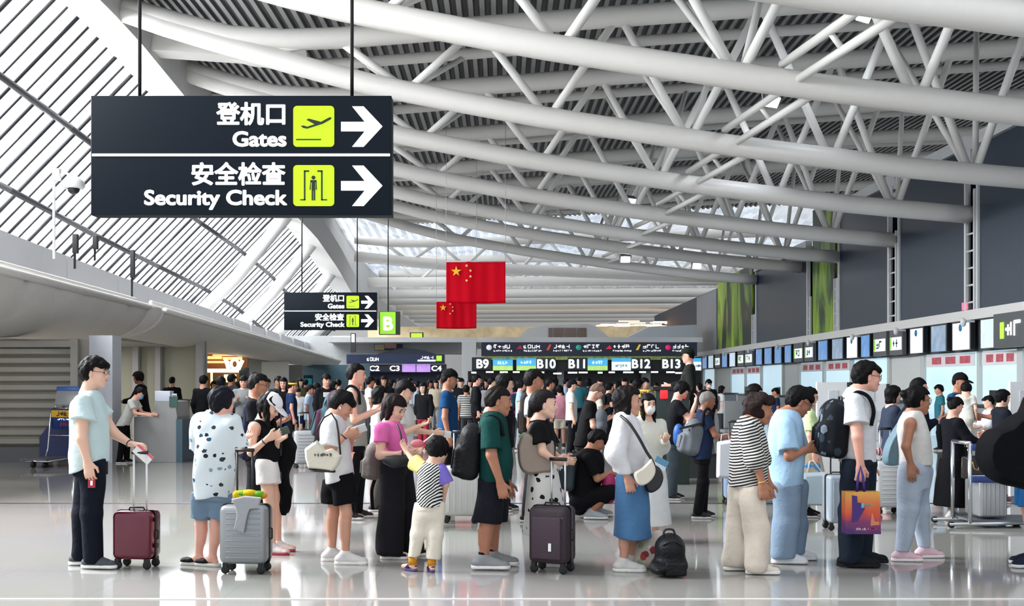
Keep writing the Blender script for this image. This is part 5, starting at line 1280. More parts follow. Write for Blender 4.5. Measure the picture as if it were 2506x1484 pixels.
P['navyjkt'] = folk(2244, 924, 13.0, 0, 'man in dark navy jacket and brown trousers behind the woman in white tank', '#171c2b', '#463c31', 'crop', ('back', 'phone'), 'pants', 1.9, h=.01, sk='pink', glasses='#222222')
P['pinkpants'] = folk(2183, None, 13.6, 0, 'person in wide dusty pink trousers half hidden by the blue shoulder bag', '#30384a', '#c49a9a', 'bob', ('down', 'fwd'), 'wide', 1.9, H=1.5, h=.011, sk='fair', shoe='#d0d0d0', female=True)
P['robe'] = folk(2332, 974, 12.4, 6, 'woman in long black dress and white shoes with hair in a bun', '#101118', '#0c0c0f', 'bun', ('fwd', 'fwd'), 'skirt', 1.9, h=.009, sk='pink', pitch=24, female=True, shoe='#cfcdca')
P['father'] = folk(2346, 913, 15.45, -50, 'man in dark blue tee carrying a toddler on his arm at the right counters', '#23466b', '#26282e', 'crop', ('fwd', 'fwd'), h=.011, sk='tan', cap='#101013')
P['toddler'] = folk(2364, None, 15.02, 60, 'toddler in white shirt carried by a man at the right counters', '#cfcfc8', '#c8c4b8', 'bowl', H=.9, h=.01, sk='fair', z0=.62, hs=1.35)
P['counterman'] = folk(2450, 953, 14.2, 0, 'person in dark top and blue jeans beyond the luggage trolley', '#1a1d26', '#2a5583', 'mop', ('fwd', 'fwd'), h=.011, sk='fair', sleeve=1.9, shoe='#6a3a44')
P['clerk'] = folk(2422, 968, 17.5, 180, 'clerk in white shirt facing left at the right counters', '#c9ced8', '#2c3038', 'short', ('fwd', 'fwd'), h=.012, sk='fair', sleeve=1.6)
P['behindcurly'] = folk(1843, 940, 14.2, 0, 'person in black tee standing behind the older woman with curly hair', '#101116', '#1a1b20', 'bob', h=.012, sk='mid')
P['staff'] = folk(304, 967, 21.2, 0, 'staff member in white shirt and blue mask bending at the grey service desk', '#c9c9c4', '#0d0d10', 'short', ('fwd', 'fwd'), lean=26, pitch=26, mask='#5aa0d0', h=.012, sk='pink', H=1.52, shoe='#101012')
P['deskman'] = folk(352, 909, 23.5, 180, 'man in black leaning on the grey service desk', '#0c0c0f', '#0c0c0f', 'mop', ('fwd', 'fwd'), lean=8, sleeve=1.9, h=.013, sk='dark', face=False)
P['backman'] = folk(421, 922, 29, 90, 'person in black seen from behind beyond the service desk', '#121216', '#141418', 'crop', sleeve=1.9, h=.016, face=False)
P['soldier'] = folk(1686, 851, 18, 172, 'soldier in dark camouflage uniform and cap standing guard above the crowd', '#1a201a', '#151a15', 'crop', ('down', 'fwd'), sleeve=1.9, h=.012, z0=.4, cap='#1c241c', face=False, sk='pink', topm=blots('camouflage', '#141a15', ['#26301f', '#0d100d', '#3a4030'], 9, .4, 1.))

SP = [(560, 'before the glowing shop'), (640, 'right of the glowing shop'), (700, 'by the pale wall at left'), (790, 'near the teal totem'), (850, 'below the C1 number'), (925, 'below the C2 number'), (1000, 'below the C3 number'), (1090, 'below the C4 number'), (1160, 'by the thin white column'), (1215, 'below the B9 plate'), (1310, 'below the screens after B9'), (1365, 'below the B10 plate'), (1440, 'below the B11 plate'), (1540, 'below the screens after B11'), (1605, 'below the B12 plate'), (1700, 'near the soldier'), (2600, 'by the right wall counters')]
CN = {'k': ('black', '#121317'), 'w': ('white', '#c8cacc'), 'n': ('navy', '#182748'), 'g': ('grey', '#85898c'), 'b': ('light blue', '#9db4cc'), 's': ('striped', None), 'p': ('pink', '#c98a9c'), 'e': ('beige', '#bdb19c'), 'd': ('dark grey', '#33363c'), 'r': ('red', '#8c2a38'), 't': ('teal', '#2f6a78'), 'c': ('cream', '#d2ccbc'), 'm': ('magenta', '#b03a80'), 'o': ('olive', '#5c5f45')}
STR = stripes('bold_stripes', '#17181b', '#cfcfcc', 7, 'Z', 1., .5)
crowd = [  # px, head centre y, head height px, facing, top, bottom, hair, arms, extra
 (498, 932, 27, 80, 'k', 'k', 'short', 'dd', ''), (541, 936, 28, 100, 'k', 'd', 'mop', 'dd', ''), (566, 928, 24, 60, 'd', 'k', 'short', 'dd', ''), (596, 934, 27, -80, 'g', 'n', 'short', 'pp', ''), (622, 926, 27, 10, 'w', 'g', 'short', 'dd', ''), (640, 948, 24, -100, 'k', 'k', 'long', 'dd', ''),
 (681, 934, 26, -60, 'd', 'k', 'short', 'pd', ''), (694, 938, 27, -90, 'k', 'n', 'long', 'dd', ''), (713, 946, 27, 20, 'n', 'k', 'crop', 'dd', 'yellow'), (730, 962, 22, -85, 'w', 'n', 'short', 'dd', 'shorts'), (757, 955, 26, 0, 'b', 'g', 'short', 'dd', ''), (776, 950, 24, 170, 'k', 'd', 'bob', 'dd', ''), (798, 930, 28, -60, 'k', 'k', 'short', 'dd', 'print'), (828, 940, 22, 90, 'd', 'k', 'crop', 'dd', ''),
 (905, 935, 24, 20, 'w', 'd', 'short', 'dd', ''), (921, 938, 22, 180, 'c', 'k', 'short', 'pd', ''), (940, 932, 22, -90, 'k', 'k', 'long', 'dd', ''), (958, 940, 20, 0, 'n', 'd', 'bob', 'dd', ''), (977, 938, 21, -80, 'k', 'n', 'long', 'dd', ''), (1004, 934, 17, -90, 'w', 'g', 'short', 'dd', ''), (1022, 944, 20, 170, 'b', 'd', 'mop', 'dd', ''), (1036, 950, 26, -110, 'k', 'r', 'long', 'dd', ''), (1052, 940, 18, -60, 'd', 'k', 'bob', 'dd', ''), (1067, 940, 18, -90, 'e', 'g', 'long', 'dd', ''), (1077, 926, 16, 0, 'w', 'k', 'short', 'ud', ''),
 (1129, 936, 20, -100, 'k', 'd', 'short', 'dd', ''), (1141, 955, 24, 95, 's', 'd', 'mop', 'dd', ''), (1165, 930, 25, 10, 'k', 'k', 'crop', 'dd', ''), (1184, 938, 22, -30, 'd', 'k', 'long', 'dd', ''), (1203, 936, 23, 0, 'w', 'g', 'short', 'dd', ''), (1217, 945, 20, 170, 'r', 'k', 'bob', 'dd', ''), (1274, 944, 26, 0, 'b', 'g', 'mop', 'dd', ''), (1283, 938, 20, -70, 'd', 'k', 'bob', 'dd', ''), (1262, 950, 22, 90, 'm', 'd', 'long', 'dd', ''),
 (1345, 940, 27, 0, 'g', 'n', 'short', 'dd', ''), (1358, 936, 22, 90, 'k', 'k', 'bob', 'dd', ''), (1370, 956, 25, 100, 'p', 'c', 'mop', 'dd', 'shorts'), (1398, 944, 28, 5, 'w', 'k', 'crop', 'dd', 'cap'), (1416, 934, 20, -80, 't', 'k', 'short', 'dd', ''), (1468, 938, 20, -90, 'd', 'k', 'crop', 'pp', ''), (1462, 962, 26, 20, 'c', 'd', 'short', 'pp', ''), (1490, 950, 24, 10, 'k', 'k', 'mop', 'up', ''), (1512, 944, 22, 170, 'e', 'n', 'long', 'ud', ''), (1528, 936, 20, -90, 'b', 'k', 'short', 'dd', ''), (1560, 944, 30, 15, 'k', 'd', 'mop', 'dd', ''), (1575, 938, 25, -20, 'p', 'k', 'short', 'dd', ''),
 (1605, 946, 18, -80, 'w', 'k', 'short', 'dd', ''), (1712, 948, 20, 170, 'd', 'k', 'bob', 'dd', ''), (1734, 940, 22, -85, 'k', 'k', 'short', 'dd', 'mask'), (1765, 955, 21, 10, 'w', 'd', 'bob', 'dd', ''), (1900, 962, 24, 170, 'n', 'k', 'short', 'dd', ''), (2080, 952, 30, 10, 'k', 'k', 'mop', 'dd', ''), (2300, 955, 26, 170, 't', 'k', 'short', 'dd', ''),
 (735, 936, 18, -60, 'o', 'k', 'long', 'dd', ''), (748, 938, 17, 90, 'w', 'k', 'short', 'dd', ''), (815, 945, 22, 10, 'g', 'k', 'bob', 'dd', ''), (886, 944, 20, -90, 'd', 'n', 'bob', 'dd', ''), (1112, 946, 18, 60, 'g', 'k', 'bob', 'dd', ''), (1240, 938, 18, -90, 'w', 'k', 'long', 'dd', ''), (1325, 944, 18, -60, 'e', 'k', 'bob', 'dd', ''), (1385, 936, 17, 0, 'b', 'k', 'short', 'dd', ''), (1440, 936, 18, 60, 'n', 'k', 'long', 'dd', ''), (1545, 940, 18, -90, 'g', 'k', 'short', 'dd', ''), (1150, 938, 17, -90, 'c', 'k', 'long', 'dd', ''), (585, 944, 22, 150, 'r', 'k', 'long', 'dd', ''), (655, 938, 20, -80, 'b', 'n', 'short', 'dd', ''), (524, 944, 22, -70, 'g', 'k', 'bob', 'dd', ''),
]
am = {'d': 'down', 'p': 'phone', 'u': 'up', 'f': 'fwd'}; seen = set()
for i, (px, cy, hh, yaw, tcn, bcn, hr, ar, ex) in enumerate(crowd):
    Y = min(40.5, 655/hh)
    if 640 < px < 910: Y = min(Y, 44)
    for tr in range(30):
        yy = Y+(tr//2+1)*.35*(1 if tr % 2 else -1) if tr else Y
        if yy > 41 or yy < 15: continue
        xx = (px-CX)/FPX*yy
        if all((xx-a)**2+((yy-b)*1.0)**2 > .30 for a, b in PLACED): break
    Y = yy
    name, col = CN[tcn]; spot = next(t for x, t in SP if px < x)
    fc = 'facing the viewer' if -130 < yaw < -45 else ('seen from behind' if 45 < yaw < 135 else ('facing left' if abs(yaw) > 135 else 'facing right'))
    hw = {'long': ' with long hair', 'bob': ' with bobbed hair'}.get(hr, '')
    lab = 'person in %s top%s %s, %s' % (name, {'yellow': ' and yellow headband', 'print': ' with white print', 'shorts': ' and shorts', 'cap': ' and cap', 'mask': ' and mask'}.get(ex, hw), fc, spot)
    if len(lab.replace(',', '').split()) > 15: lab = lab.replace(hw, '')
    if lab in seen: lab = lab.replace('person in', 'another person in'); print('DUP', lab)
    seen.add(lab)
    bh = .0115 if Y < 31 else .016
    F = folk(px, cy-hh*.5, Y, yaw, lab, col or '#888888', CN[bcn][1], hr, tuple(am[c] for c in ar), 'shorts' if ex == 'shorts' else 'pants', .6 if i % 3 else 1.9, h=bh, sk=['mid', 'fair', 'tan', 'pink'][i % 4], face=Y < 31, topm=STR if tcn == 's' else None, hs=1.04, group='crowd before the islands', cap='#15161a' if ex == 'cap' else None, mask='#dfe6ea' if ex == 'mask' else None)
    if ex == 'yellow': MB().lathe([(.098, -.02), (.104, 0), (.098, .02), (.09, 0)], F.hp((-.012, 0, .06)), 16).build('headband', mat('cloth_yellow', '#d8b020', .8), F.b)
    if i % 4 == 1 and tcn != 's' and ex == '':                # a worn pack
        f, b0 = F.f, A([F.rings[4][0], F.rings[4][1], F.rings[3][2]]); c = b0-f*.2; S = Sdf(); R = A(Rz(math.radians(yaw)))
        S.box(c, (.09, .14, .22), R, .06); S.box(c-f*.08-A([0, 0, .08]), (.05, .1, .1), R, .03, k=.03)
        q = S.build('backpack', .016, cloth(['#121722', '#3a3d42', '#5a2436', '#20384a', '#8a8d90'][i % 5])); q.location = F.b.location; tag(q, 'backpack on '+lab.replace(hw, ''), 'backpack', 'crowd backpacks')
        MB().tube([c+R@A([.0, 0, .21]), c+R@A([-.02, 0, .25]), c+R@A([-.05, 0, .2])], .012, 6).build('top_handle', mat('black_plastic', '#0f1012', .4), q)
    if ex == 'print':
        c = A([F.rings[5][0], F.rings[5][1], F.rings[5][2]-.08])+F.f*.155; MB().box(c, (.012, .11, .05), Rz(math.radians(yaw))).build('shirt_print', mat('print_white', '#d8d8d8', .7), F.shirt)
# ---------------------------------------------------------------- luggage and bags
BLK = mat('black_plastic', '#0f1012', .4); ALU = mat('handle_alloy', '#c9cbce', .25, .7); RUB = mat('wheel_rubber', '#121214', .6)
def suitcase(label, px, Y, w, h, d, col, yaw, bars, bar_top, bar_col=None, rib='v', group='suitcases', shell=None, wheel=.035, extra=None):
    """shell on four wheels; bars are handle offsets across the case"""
    x = (px-CX)/FPX*Y; t = empty('suitcase', (x, Y, 0), math.radians(yaw)); tag(t, label, 'suitcase', group)
    m = shell or mat('case_'+col.strip('#'), col, .25, .1, coat=.3, var=.04); z0 = wheel*2+.01
    S = MB().box((0, 0, z0+h/2), (w/2, d/2, h/2), bev=min(.05, w*.14)).build('shell', m, t)
    if rib == 'v':
        for k in range(5): MB().box((-w*.32+k*w*.16, -d/2, z0+h/2), (w*.018, .006, h*.4), bev=.004).build('rib', m, S)
    elif rib == 'h':
        for k in range(9): MB().box((0.01, -d/2, z0+h*(.12+.095*k)), (w*.36, .007, h*.012), bev=.004).build('rib', m, S)
    sm = MB(); sm.box((0, 0, z0+h/2), (w/2+.004, .008, h/2+.004), bev=.03 if w > .2 else .01); sm.build('zip_seam', BLK, t)
    for sx in (-1, 1):
        for sy in (-1, 1):
            c = Vector((sx*w*.38, sy*d*.33, wheel)); wm = MB()
            wm.lathe([(.004, -.016), (wheel*.8, -.016), (wheel, -.008), (wheel, .008), (wheel*.8, .016), (.004, .016)], c, 14, rot('X', 90)); wm.box(c+Vector((0, 0, wheel*.9)), (.018, .024, .022)); wm.build('wheel', RUB, t)
    hm = bar_col or ALU; hb = MB()
    for b in bars: hb.tube([(b*w, d*.25, z0+h-.05), (b*w, d*.25, bar_top)], .0085, 8)
    hb.build('handle_bar', hm, t); MB().tube([(bars[0]*w-.015, d*.25, bar_top), (bars[-1]*w+.015, d*.25, bar_top)], .015, 10).build('handle_grip', BLK, t)
    MB().tube([(-.07, 0, z0+h-.005), (-.06, 0, z0+h+.022), (.06, 0, z0+h+.022), (.07, 0, z0+h-.005)], .008, 8).build('carry_handle', BLK, t)
    MB().tube([(w/2-.005, 0, z0+h*.4), (w/2+.02, 0, z0+h*.42), (w/2+.02, 0, z0+h*.58), (w/2-.005, 0, z0+h*.6)], .008, 8).build('side_handle', BLK, t)
    if extra: extra(t, S, z0)
    return t
def ex_burg(t, S, z0):
    MB().box((.185, -.02, z0+.11), (.012, .02, .018), bev=.004).build('latch', BLK, t); MB().box((.185, -.02, z0+.33), (.012, .02, .018), bev=.004).build('latch', BLK, t)
suitcase('burgundy hard shell suitcase with extended white handle beside the man in mint tee', 335, 9.2, .335, .40, .24, '#5a0824', -8, (-.17, .17), .955, mat('bar_white', '#dcdcdc', .3), None, extra=ex_burg)
suitcase('large silver ribbed suitcase with black handle beside the boy in printed shirt', 603, 8.98, .385, .475, .26, '#8e9094', -4, (-.25, .08), .99, BLK, 'h', shell=mat('case_silver', '#8f9296', .35, .45, var=.04))
def ex_purp(t, S, z0):
    MB().box((0, -.137, z0+.21), (.125, .012, .17), bev=.01).build('front_pocket', mat('case_fabric', '#3a2a36', .7, bump=.3, bscale=80), t)
    MB().box((.035, -.152, z0+.14), (.012, .003, .032)).build('luggage_label', mat('label_white', '#dedede', .5), t)
    MB().tube([(-.14, -.125, z0+.375), (.14, -.125, z0+.375)], .004, 6).build('zip_line', mat('brass', '#8a6a48', .35, .7), t)
suitcase('dark purple fabric suitcase with raised alloy handle before the woman in spotted skirt', 1352, 9.0, .33, .46, .26, '#33242f', -24, (-.1, .26), .915, ALU, None, shell=mat('case_fabric_dark', '#2e212a', .65, bump=.3, bscale=80), extra=ex_purp)
suitcase('pale grey suitcase standing behind the man with camouflage backpack', 2050, 11.6, .26, .5, .3, '#8d98a3', 0, (-.2, .2), 1.0, BLK, 'v')
suitcase('white suitcase half hidden behind the woman in white tank top', 2170, 13.0, .3, .55, .25, '#d0d2d4', 0, (-.2, .2), 1.0, ALU, 'h')
suitcase('white suitcase behind the black backpack of the man in dark green', 1128, 12.2, .4, .55, .28, '#c8c8c6', 0, (-.2, .2), 1.0, ALU, 'v')
suitcase('grey suitcase of the crowd near the teal totem', 745, 20, .4, .6, .28, '#9a9da0', 20, (-.2, .2), 1.0, ALU, 'h')
suitcase('blue suitcase standing behind the older man in navy polo', 1800, 14.0, .32, .5, .25, '#7c8fae', 0, (-.2, .2), 1.05, BLK, 'v')

def P3(x, y, Y): return A(W(x, y, Y))
def bag(name, label, cat, Y, pts, m, half, straps=(), sm=None, k=.03, h=.007, group=None, noise=.004, pocket=None, pm=None):
    """soft bag from round lumps: pts of (px, py, radius in px, depth offset); squashed in depth to half thickness"""
    S = Sdf(noise=noise, nf=20, seed=int(pts[0][0])); c = np.mean([P3(p[0], p[1], Y) for p in pts], 0); lo = min(P3(p[0], p[1]+p[2], Y)[2] for p in pts)
    o3 = A([c[0], Y, max(0, lo)])
    for p in pts:
        r = p[2]*Y/FPX; q = P3(p[0], p[1], Y)+A([0, p[3] if len(p) > 3 else 0, 0])-o3; S.ell(q, (r, half, r*(p[4] if len(p) > 4 else 1)), k=k)
    S.plane((0, 0, .003-o3[2]), (0, 0, -1))
    o = S.build(name, h, m, None); o.location = o3; tag(o, label, cat, group)
    for st in straps:
        MB().tube(smoothpts([P3(x, y, Y)+A([0, d, 0])-o3 for x, y, d in st['p']]), st.get('r', .012), 8).build(st.get('n', 'strap'), sm or BLK, o)
    if pocket:
        S2 = Sdf(); px, py, rx, rzz, d = pocket; S2.box(P3(px, py, Y)+A([0, d, 0])-o3, (rx*Y/FPX, .03, rzz*Y/FPX), rd=.02); S2.build('pocket', h, pm or m, o)
    return o
def backpack(label, Y, x0, x1, y0, y1, col, half=.15, lean=0, strap=None, m=None, group='backpacks', pm=None, flap=None):
    """side view of a worn pack: thickness along the picture, width in depth"""
    m = m or cloth(col, .7); k = Y/FPX; o3 = P3((x0+x1)/2, y1, Y); w = (x1-x0)*k/2; hh = (y1-y0)*k/2; R = A(rot('Y', lean))
    S = Sdf(noise=.005, nf=16, seed=int(x0)); c = A([0, 0, hh])
    S.box(c+R@A([w*.18, 0, -hh*.05]), (w*.72, half, hh*.88), R, rd=min(w*.55, .1)); S.ell(c+R@A([w*.1, 0, hh*.35]), (w*.75, half*.95, hh*.6), R, k=.05)
    S.box(c+R@A([-w*.55, 0, -hh*.35]), (w*.36, half*.8, hh*.5), R, rd=min(w*.3, .06), k=.03)
    o = S.build('backpack', .008, m, None); o.location = o3; tag(o, label, 'backpack', group)
    MB().box(c+R@A([-w*.93, 0, -hh*.3]), (.012, half*.6, hh*.32), Matrix(R.tolist()), .008).build('pocket', pm or m, o)
    MB().tube([c+R@A([w*.5, -.04, hh*.86]), c+R@A([w*.45, -.035, hh*1.02]), c+R@A([w*.45, .035, hh*1.02]), c+R@A([w*.5, .04, hh*.86])], .009, 8).build('top_handle', BLK, o)
    MB().tube([c+R@A([-w*.45, half*math.sin(q)*.9, hh*(.2+.55*math.cos(q))]) for q in np.linspace(-1.4, 1.4, 9)], .006, 6).build('zip', BLK, o)
    if strap: MB().tube(smoothpts([P3(x, y, Y)+A([0, d-.015, 0])-o3 for x, y, d in strap]), .016, 8).build('shoulder_strap', BLK if m is None else cloth('#131418'), o)
    return o
backpack('plain black backpack on the back of the man in dark green tee', 9.2, 1110, 1182, 1032, 1178, '#0f1013', .17, 8, [(1175, 1060, -.17), (1186, 1030, -.17), (1202, 1018, -.16), (1222, 1030, -.16), (1232, 1065, -.17)], m=mat('pack_black', '#101114', .55, bump=.4, bscale=30, spec=.2))
CAMO = blots('camo_print', '#10151c', ['#2c3742', '#0b0e13', '#6d7a86', '#1b232c', '#0e1217'], 15, .62, 1., (1, 1, .8))
backpack('black and grey camouflage backpack on the tall man in white tee', 9.3, 1996, 2072, 972, 1126, '#1a1f26', .17, 4, [(2062, 1000, -.17), (2068, 972, -.17), (2084, 960, -.16), (2108, 972, -.17), (2118, 1005, -.19), (2112, 1040, -.19)], m=CAMO)
backpack('square grey backpack with flap on the older man in navy polo', 12.6, 1662, 1722, 1022, 1118, '#5b6066', .16, 10, [(1712, 1040, -.17), (1716, 1010, -.17), (1726, 1000, -.16), (1738, 1015, -.17)], m=mat('pack_grey', '#5d6268', .6, spec=.3))
q = bpy.data.objects[[o.name for o in bpy.data.objects if o.get('label', '').startswith('square grey backpack')][0]]; kx = 12.6/FPX
MB().box((.0, -.165, 78*kx), (.17, .012, .012), rot('Y', -14)).build('flap_edge', BLK, q)
for dx, dz in ((-.07, 84), (-.11, 68)): MB().lathe([(.001, 0), (.018, 0), (.018, .01), (.001, .012)], (dx, -.165, dz*kx), 12, rot('X', 90)).build('button', mat('button_white', '#d8d8d4', .4), q)
backpack('dark teal backpack on the man squatting in black', 12.5, 1366, 1410, 1104, 1204, '#16262c', .16, 6, m=mat('pack_teal_leather', '#14242b', .35))
backpack('big multicoloured striped backpack on the man in grey sleeveless top', 12.5, 772, 852, 948, 1085, '#4d2238', .18, 14, [(842, 985, -.17), (850, 955, -.17), (864, 945, -.16), (882, 958, -.17), (886, 990, -.17)], m=stripes('pack_stripes', '#3f1f33', '#2f4a52', 2.2, 'X', 3, .5))
backpack('navy backpack on the man behind the woman in white cap', 11.2, 590, 628, 975, 1130, '#161a34', .16, 4)
backpack('brown black backpack on the man in light grey tee', 12.3, 1268, 1300, 958, 1070, '#231e1c', .15, 2)
backpack('slouchy grey backpack with long hanging strap left of the woman in pink', 9.95, 886, 938, 1080, 1178, '#6f6a66', .12, 4, [(920, 1170, -.05), (912, 1200, -.05), (914, 1245, -.05)])
TOTE = mat('canvas_cream', '#d2ccbd', .85, bump=.3, bscale=60)
def smooth_outline(q):
    return [tuple(v) for v in smoothpts(list(q)+[q[0]], 5)[:-1]]
def slab_bag(name, label, cat, Y, poly_, half, m, group=None, rnd=False):
    """flat bag with an outline and a rounded belly"""
    pts = [P3(x, y, Y) for x, y in poly_]; c = np.mean(pts, 0); lo = min(p[2] for p in pts); o3 = A([c[0], Y, max(0, lo)]); V = []; n = len(pts); lay = ((-1, .86), (-.75, .95), (-.3, 1.), (.3, 1.), (.75, .95), (1, .86)); poly_ = smooth_outline(poly_) if rnd else poly_; pts = [P3(x, y, Y) for x, y in poly_]; n = len(pts)
    for d, s_ in lay:
        for p in pts: V.append((c[0]+(p[0]-c[0])*s_-o3[0], d*half, c[2]+(p[2]-c[2])*s_-o3[2]))
    F = [tuple(range(n)), tuple(range((len(lay)-1)*n, len(lay)*n))[::-1]]+[(l*n+i, (l+1)*n+i, (l+1)*n+(i+1) % n, l*n+(i+1) % n) for l in range(len(lay)-1) for i in range(n)]
    o = meshobj(name, V, F, m, None, True, o3); tag(o, label, cat, group)
    bm = bmesh.new(); bm.from_mesh(o.data); bmesh.ops.recalc_face_normals(bm, faces=bm.faces[:]); bm.to_mesh(o.data); bm.free()
    md = o.modifiers.new('edge', 'BEVEL'); md.width = .008; md.segments = 2; md.limit_method = 'ANGLE'; md.angle_limit = .5
    o.modifiers.new('wn', 'WEIGHTED_NORMAL')
    return o, o3
o, o3 = slab_bag('tote_bag', 'cream canvas tote with black bottom and straps on the person in white tee', 'bag', 9.12, [(746, 1099), (775, 1078), (796, 1103), (812, 1098), (838, 1116), (828, 1140), (816, 1154), (755, 1146), (748, 1122)], .06, TOTE)
MB().tube([P3(x, y, 9.12)-o3+A([0, d, 0]) for x, y, d in ((770, 1084, -.02), (782, 1045, -.06), (796, 1022, -.07), (812, 1012, -.02), (826, 1030, -.06), (832, 1060, -.08), (834, 1112, -.02))], .008, 8).build('strap', BLK, o)
S = Sdf(); S.cone(P3(758, 1148, 9.12)-o3, P3(816, 1155, 9.12)-o3, .018, .02, sq=((0, 0, 1.), .5)); S.ell(P3(790, 1152, 9.12)-o3, (.1, .065, .016), k=.01); S.build('bottom_panel', .006, BLK, o)
marks('print', 6, .15, .026, BLK, o, P3(768, 1118, 9.055)-o3, 4)
o, o3 = slab_bag('tote_bag', 'large taupe shoulder bag of the woman in black tee', 'bag', 9.2, [(1266, 1092), (1280, 1060), (1306, 1068), (1330, 1092), (1354, 1080), (1353, 1148), (1330, 1158), (1288, 1160), (1270, 1138)], .07, mat('leather_taupe', '#8b7d71', .5), rnd=True)
MB().tube([P3(x, y, 9.2)-o3+A([0, d, 0]) for x, y, d in ((1290, 1066, 0), (1300, 1040, .03), (1316, 1033, .06), (1330, 1045, .05))], .014, 8).build('strap', mat('leather_taupe', '#8b7d71', .5), o)
MB().tube([P3(x, y, 9.2)-o3+A([0, -.03, 0]) for x, y in ((1272, 1072), (1282, 1064), (1292, 1068))], .02, 8).build('green_scarf', cloth('#6f9a7a'), o)
o, o3 = slab_bag('crossbody_bag', 'cream half moon crossbody bag on the woman in white blouse', 'bag', 8.8, [(1594, 1122), (1604, 1150), (1596, 1172), (1578, 1187), (1562, 1186), (1551, 1160), (1572, 1144)], .05, mat('bag_cream', '#cfc8ba', .6), rnd=True)
MB().tube(smoothpts([P3(x, y, 8.8)+A([0, d, 0])-o3 for x, y, d in ((1522, 1019, .1), (1540, 1036, .02), (1562, 1070, -.01), (1582, 1106, 0), (1596, 1128, 0), (1604, 1150, 0))]), .012, 8).build('strap', BLK, o)
slab_bag('shoulder_bag', 'black half round bag hanging behind the cream crossbody bag', 'bag', 8.97, [(1600, 1136), (1616, 1148), (1623, 1170), (1614, 1194), (1596, 1206), (1584, 1202), (1580, 1180)], .05, mat('bag_black', '#0d0d10', .4), rnd=True)
o = bag('backpack', 'black backpack lying on the floor beside the woman in blue skirt', 'backpack', 8.85, [(1640, 1345, 38), (1640, 1375, 40, 0, .8), (1620, 1385, 30, -.04, .6), (1605, 1388, 18, -.06, .7), (1660, 1385, 22, 0, .75)], mat('pack_black_floor', '#0e0f13', .5, bump=.4, bscale=40, spec=.25), .15, [dict(p=[(1622, 1312, -.03), (1626, 1297, -.03), (1645, 1296, -.03), (1652, 1312, -.03)], r=.009, n='top_handle'), dict(p=[(1616, 1330, -.12), (1640, 1318, -.14), (1664, 1330, -.12)], r=.005, n='zip')], pocket=(1647, 1386, 26, 17, -.15), group='backpacks')
bag('travel_bag', 'floral patterned soft bag lying behind the black floor backpack', 'bag', 9.2, [(1585, 1350, 38), (1610, 1330, 30), (1570, 1372, 24), (1600, 1372, 30)], blots('floral_print', '#c4b9ab', ['#8a3b46', '#c4b9ab', '#93a58a', '#d6cfc4', '#a3493a'], 15, .62), .13)
S = Sdf(noise=.018, nf=22, seed=4); Yg = 10.1; o3 = P3(692, 1255, Yg); rg = []
for y, xl, xr, d in ((1045, 688, 704, .05), (1075, 676, 718, .08), (1105, 668, 727, .09), (1122, 668, 728, .09), (1140, 672, 712, .09), (1180, 676, 708, .09), (1215, 680, 711, .08), (1240, 684, 711, .07), (1256, 688, 706, .05)):
    u_, v_ = P3(xl, y, Yg)-o3, P3(xr, y, Yg)-o3; rg.append(((u_[0]+v_[0])/2, 0, u_[2], (v_[0]-u_[0])/2, d))
S.loft(rg); o = S.build('garment', .007, cloth('#0a0a0c')); o.location = o3; tag(o, 'black jacket hanging from the arm of the woman in white cap', 'jacket')
MB().box((0, -.08, .6), (.006, .006, .3)).build('zip', mat('zip_grey', '#4a4a4e', .4, .5), o)
bag('waist_bag', 'black belt bag on the waist of the woman in pink', 'bag', 9.35, [(968, 1130, 22, 0, .75), (990, 1128, 18, .03, .8), (950, 1128, 16, .03, .7)], mat('bag_navy_black', '#14151c', .5), .05, [dict(p=[(985, 1120, 0), (984, 1090, .02), (978, 1060, .06), (968, 1040, .12)], r=.008)], noise=.002)
o, o3 = slab_bag('shoulder_bag', 'slate blue shoulder bag on the woman in white tank top', 'bag', 9.72, [(2204, 1030), (2206, 1085), (2203, 1125), (2192, 1139), (2168, 1138), (2163, 1120), (2172, 1085), (2190, 1052)], .08, mat('bag_slate_blue', '#5d7a88', .6, bump=.3), rnd=True)
MB().tube(smoothpts([P3(x, y, 9.72)+A([0, d, 0])-o3 for x, y, d in ((2196, 1045, 0), (2206, 1022, .0), (2216, 1012, .0))]), .014, 8).build('strap', mat('bag_slate_blue', '#5d7a88', .6), o)
bag('pouch', 'red and white striped pouch held behind the woman in white tank', 'pouch', 12.9, [(2152, 1106, 10), (2164, 1110, 8)], stripes('red_stripes', '#8e2a42', '#d8c4c4', 9, 'X', 1), .04)
bag('drawstring_bag', 'magenta bag on the floor before the squatting man in black', 'bag', 12.5, [(1488, 1180, 17, 0, 1.5), (1490, 1215, 16, 0, 1.2)], mat('bag_magenta', '#9c1f5c', .6), .1)
bag('sling_bag', 'grey sling bag in front of the man with shaved head', 'bag', 14.1, [(1471, 1022, 15, 0, 1.5), (1472, 1042, 14)], cloth('#5a5f65'), .08)
bag('hand_bag', 'bright blue bag held by the young man in grey green trousers', 'bag', 14.35, [(1660, 1062, 13, 0, 1.9), (1660, 1078, 12, 0, 1.2)], mat('bag_blue', '#1f56a8', .5), .06)
o, o3 = slab_bag('shopping_bag', 'plain white shopping bag carried by the older man in navy polo', 'bag', 12.3, [(1756, 1082), (1792, 1076), (1798, 1172), (1754, 1170)], .08, mat('paper_white', '#cdd0d6', .6))
MB().tube([P3(x, y, 12.3)-o3 for x, y in ((1764, 1084), (1766, 1064), (1782, 1062), (1785, 1080))], .006, 6).build('handle', mat('paper_white', '#cdd0d6', .6), o)
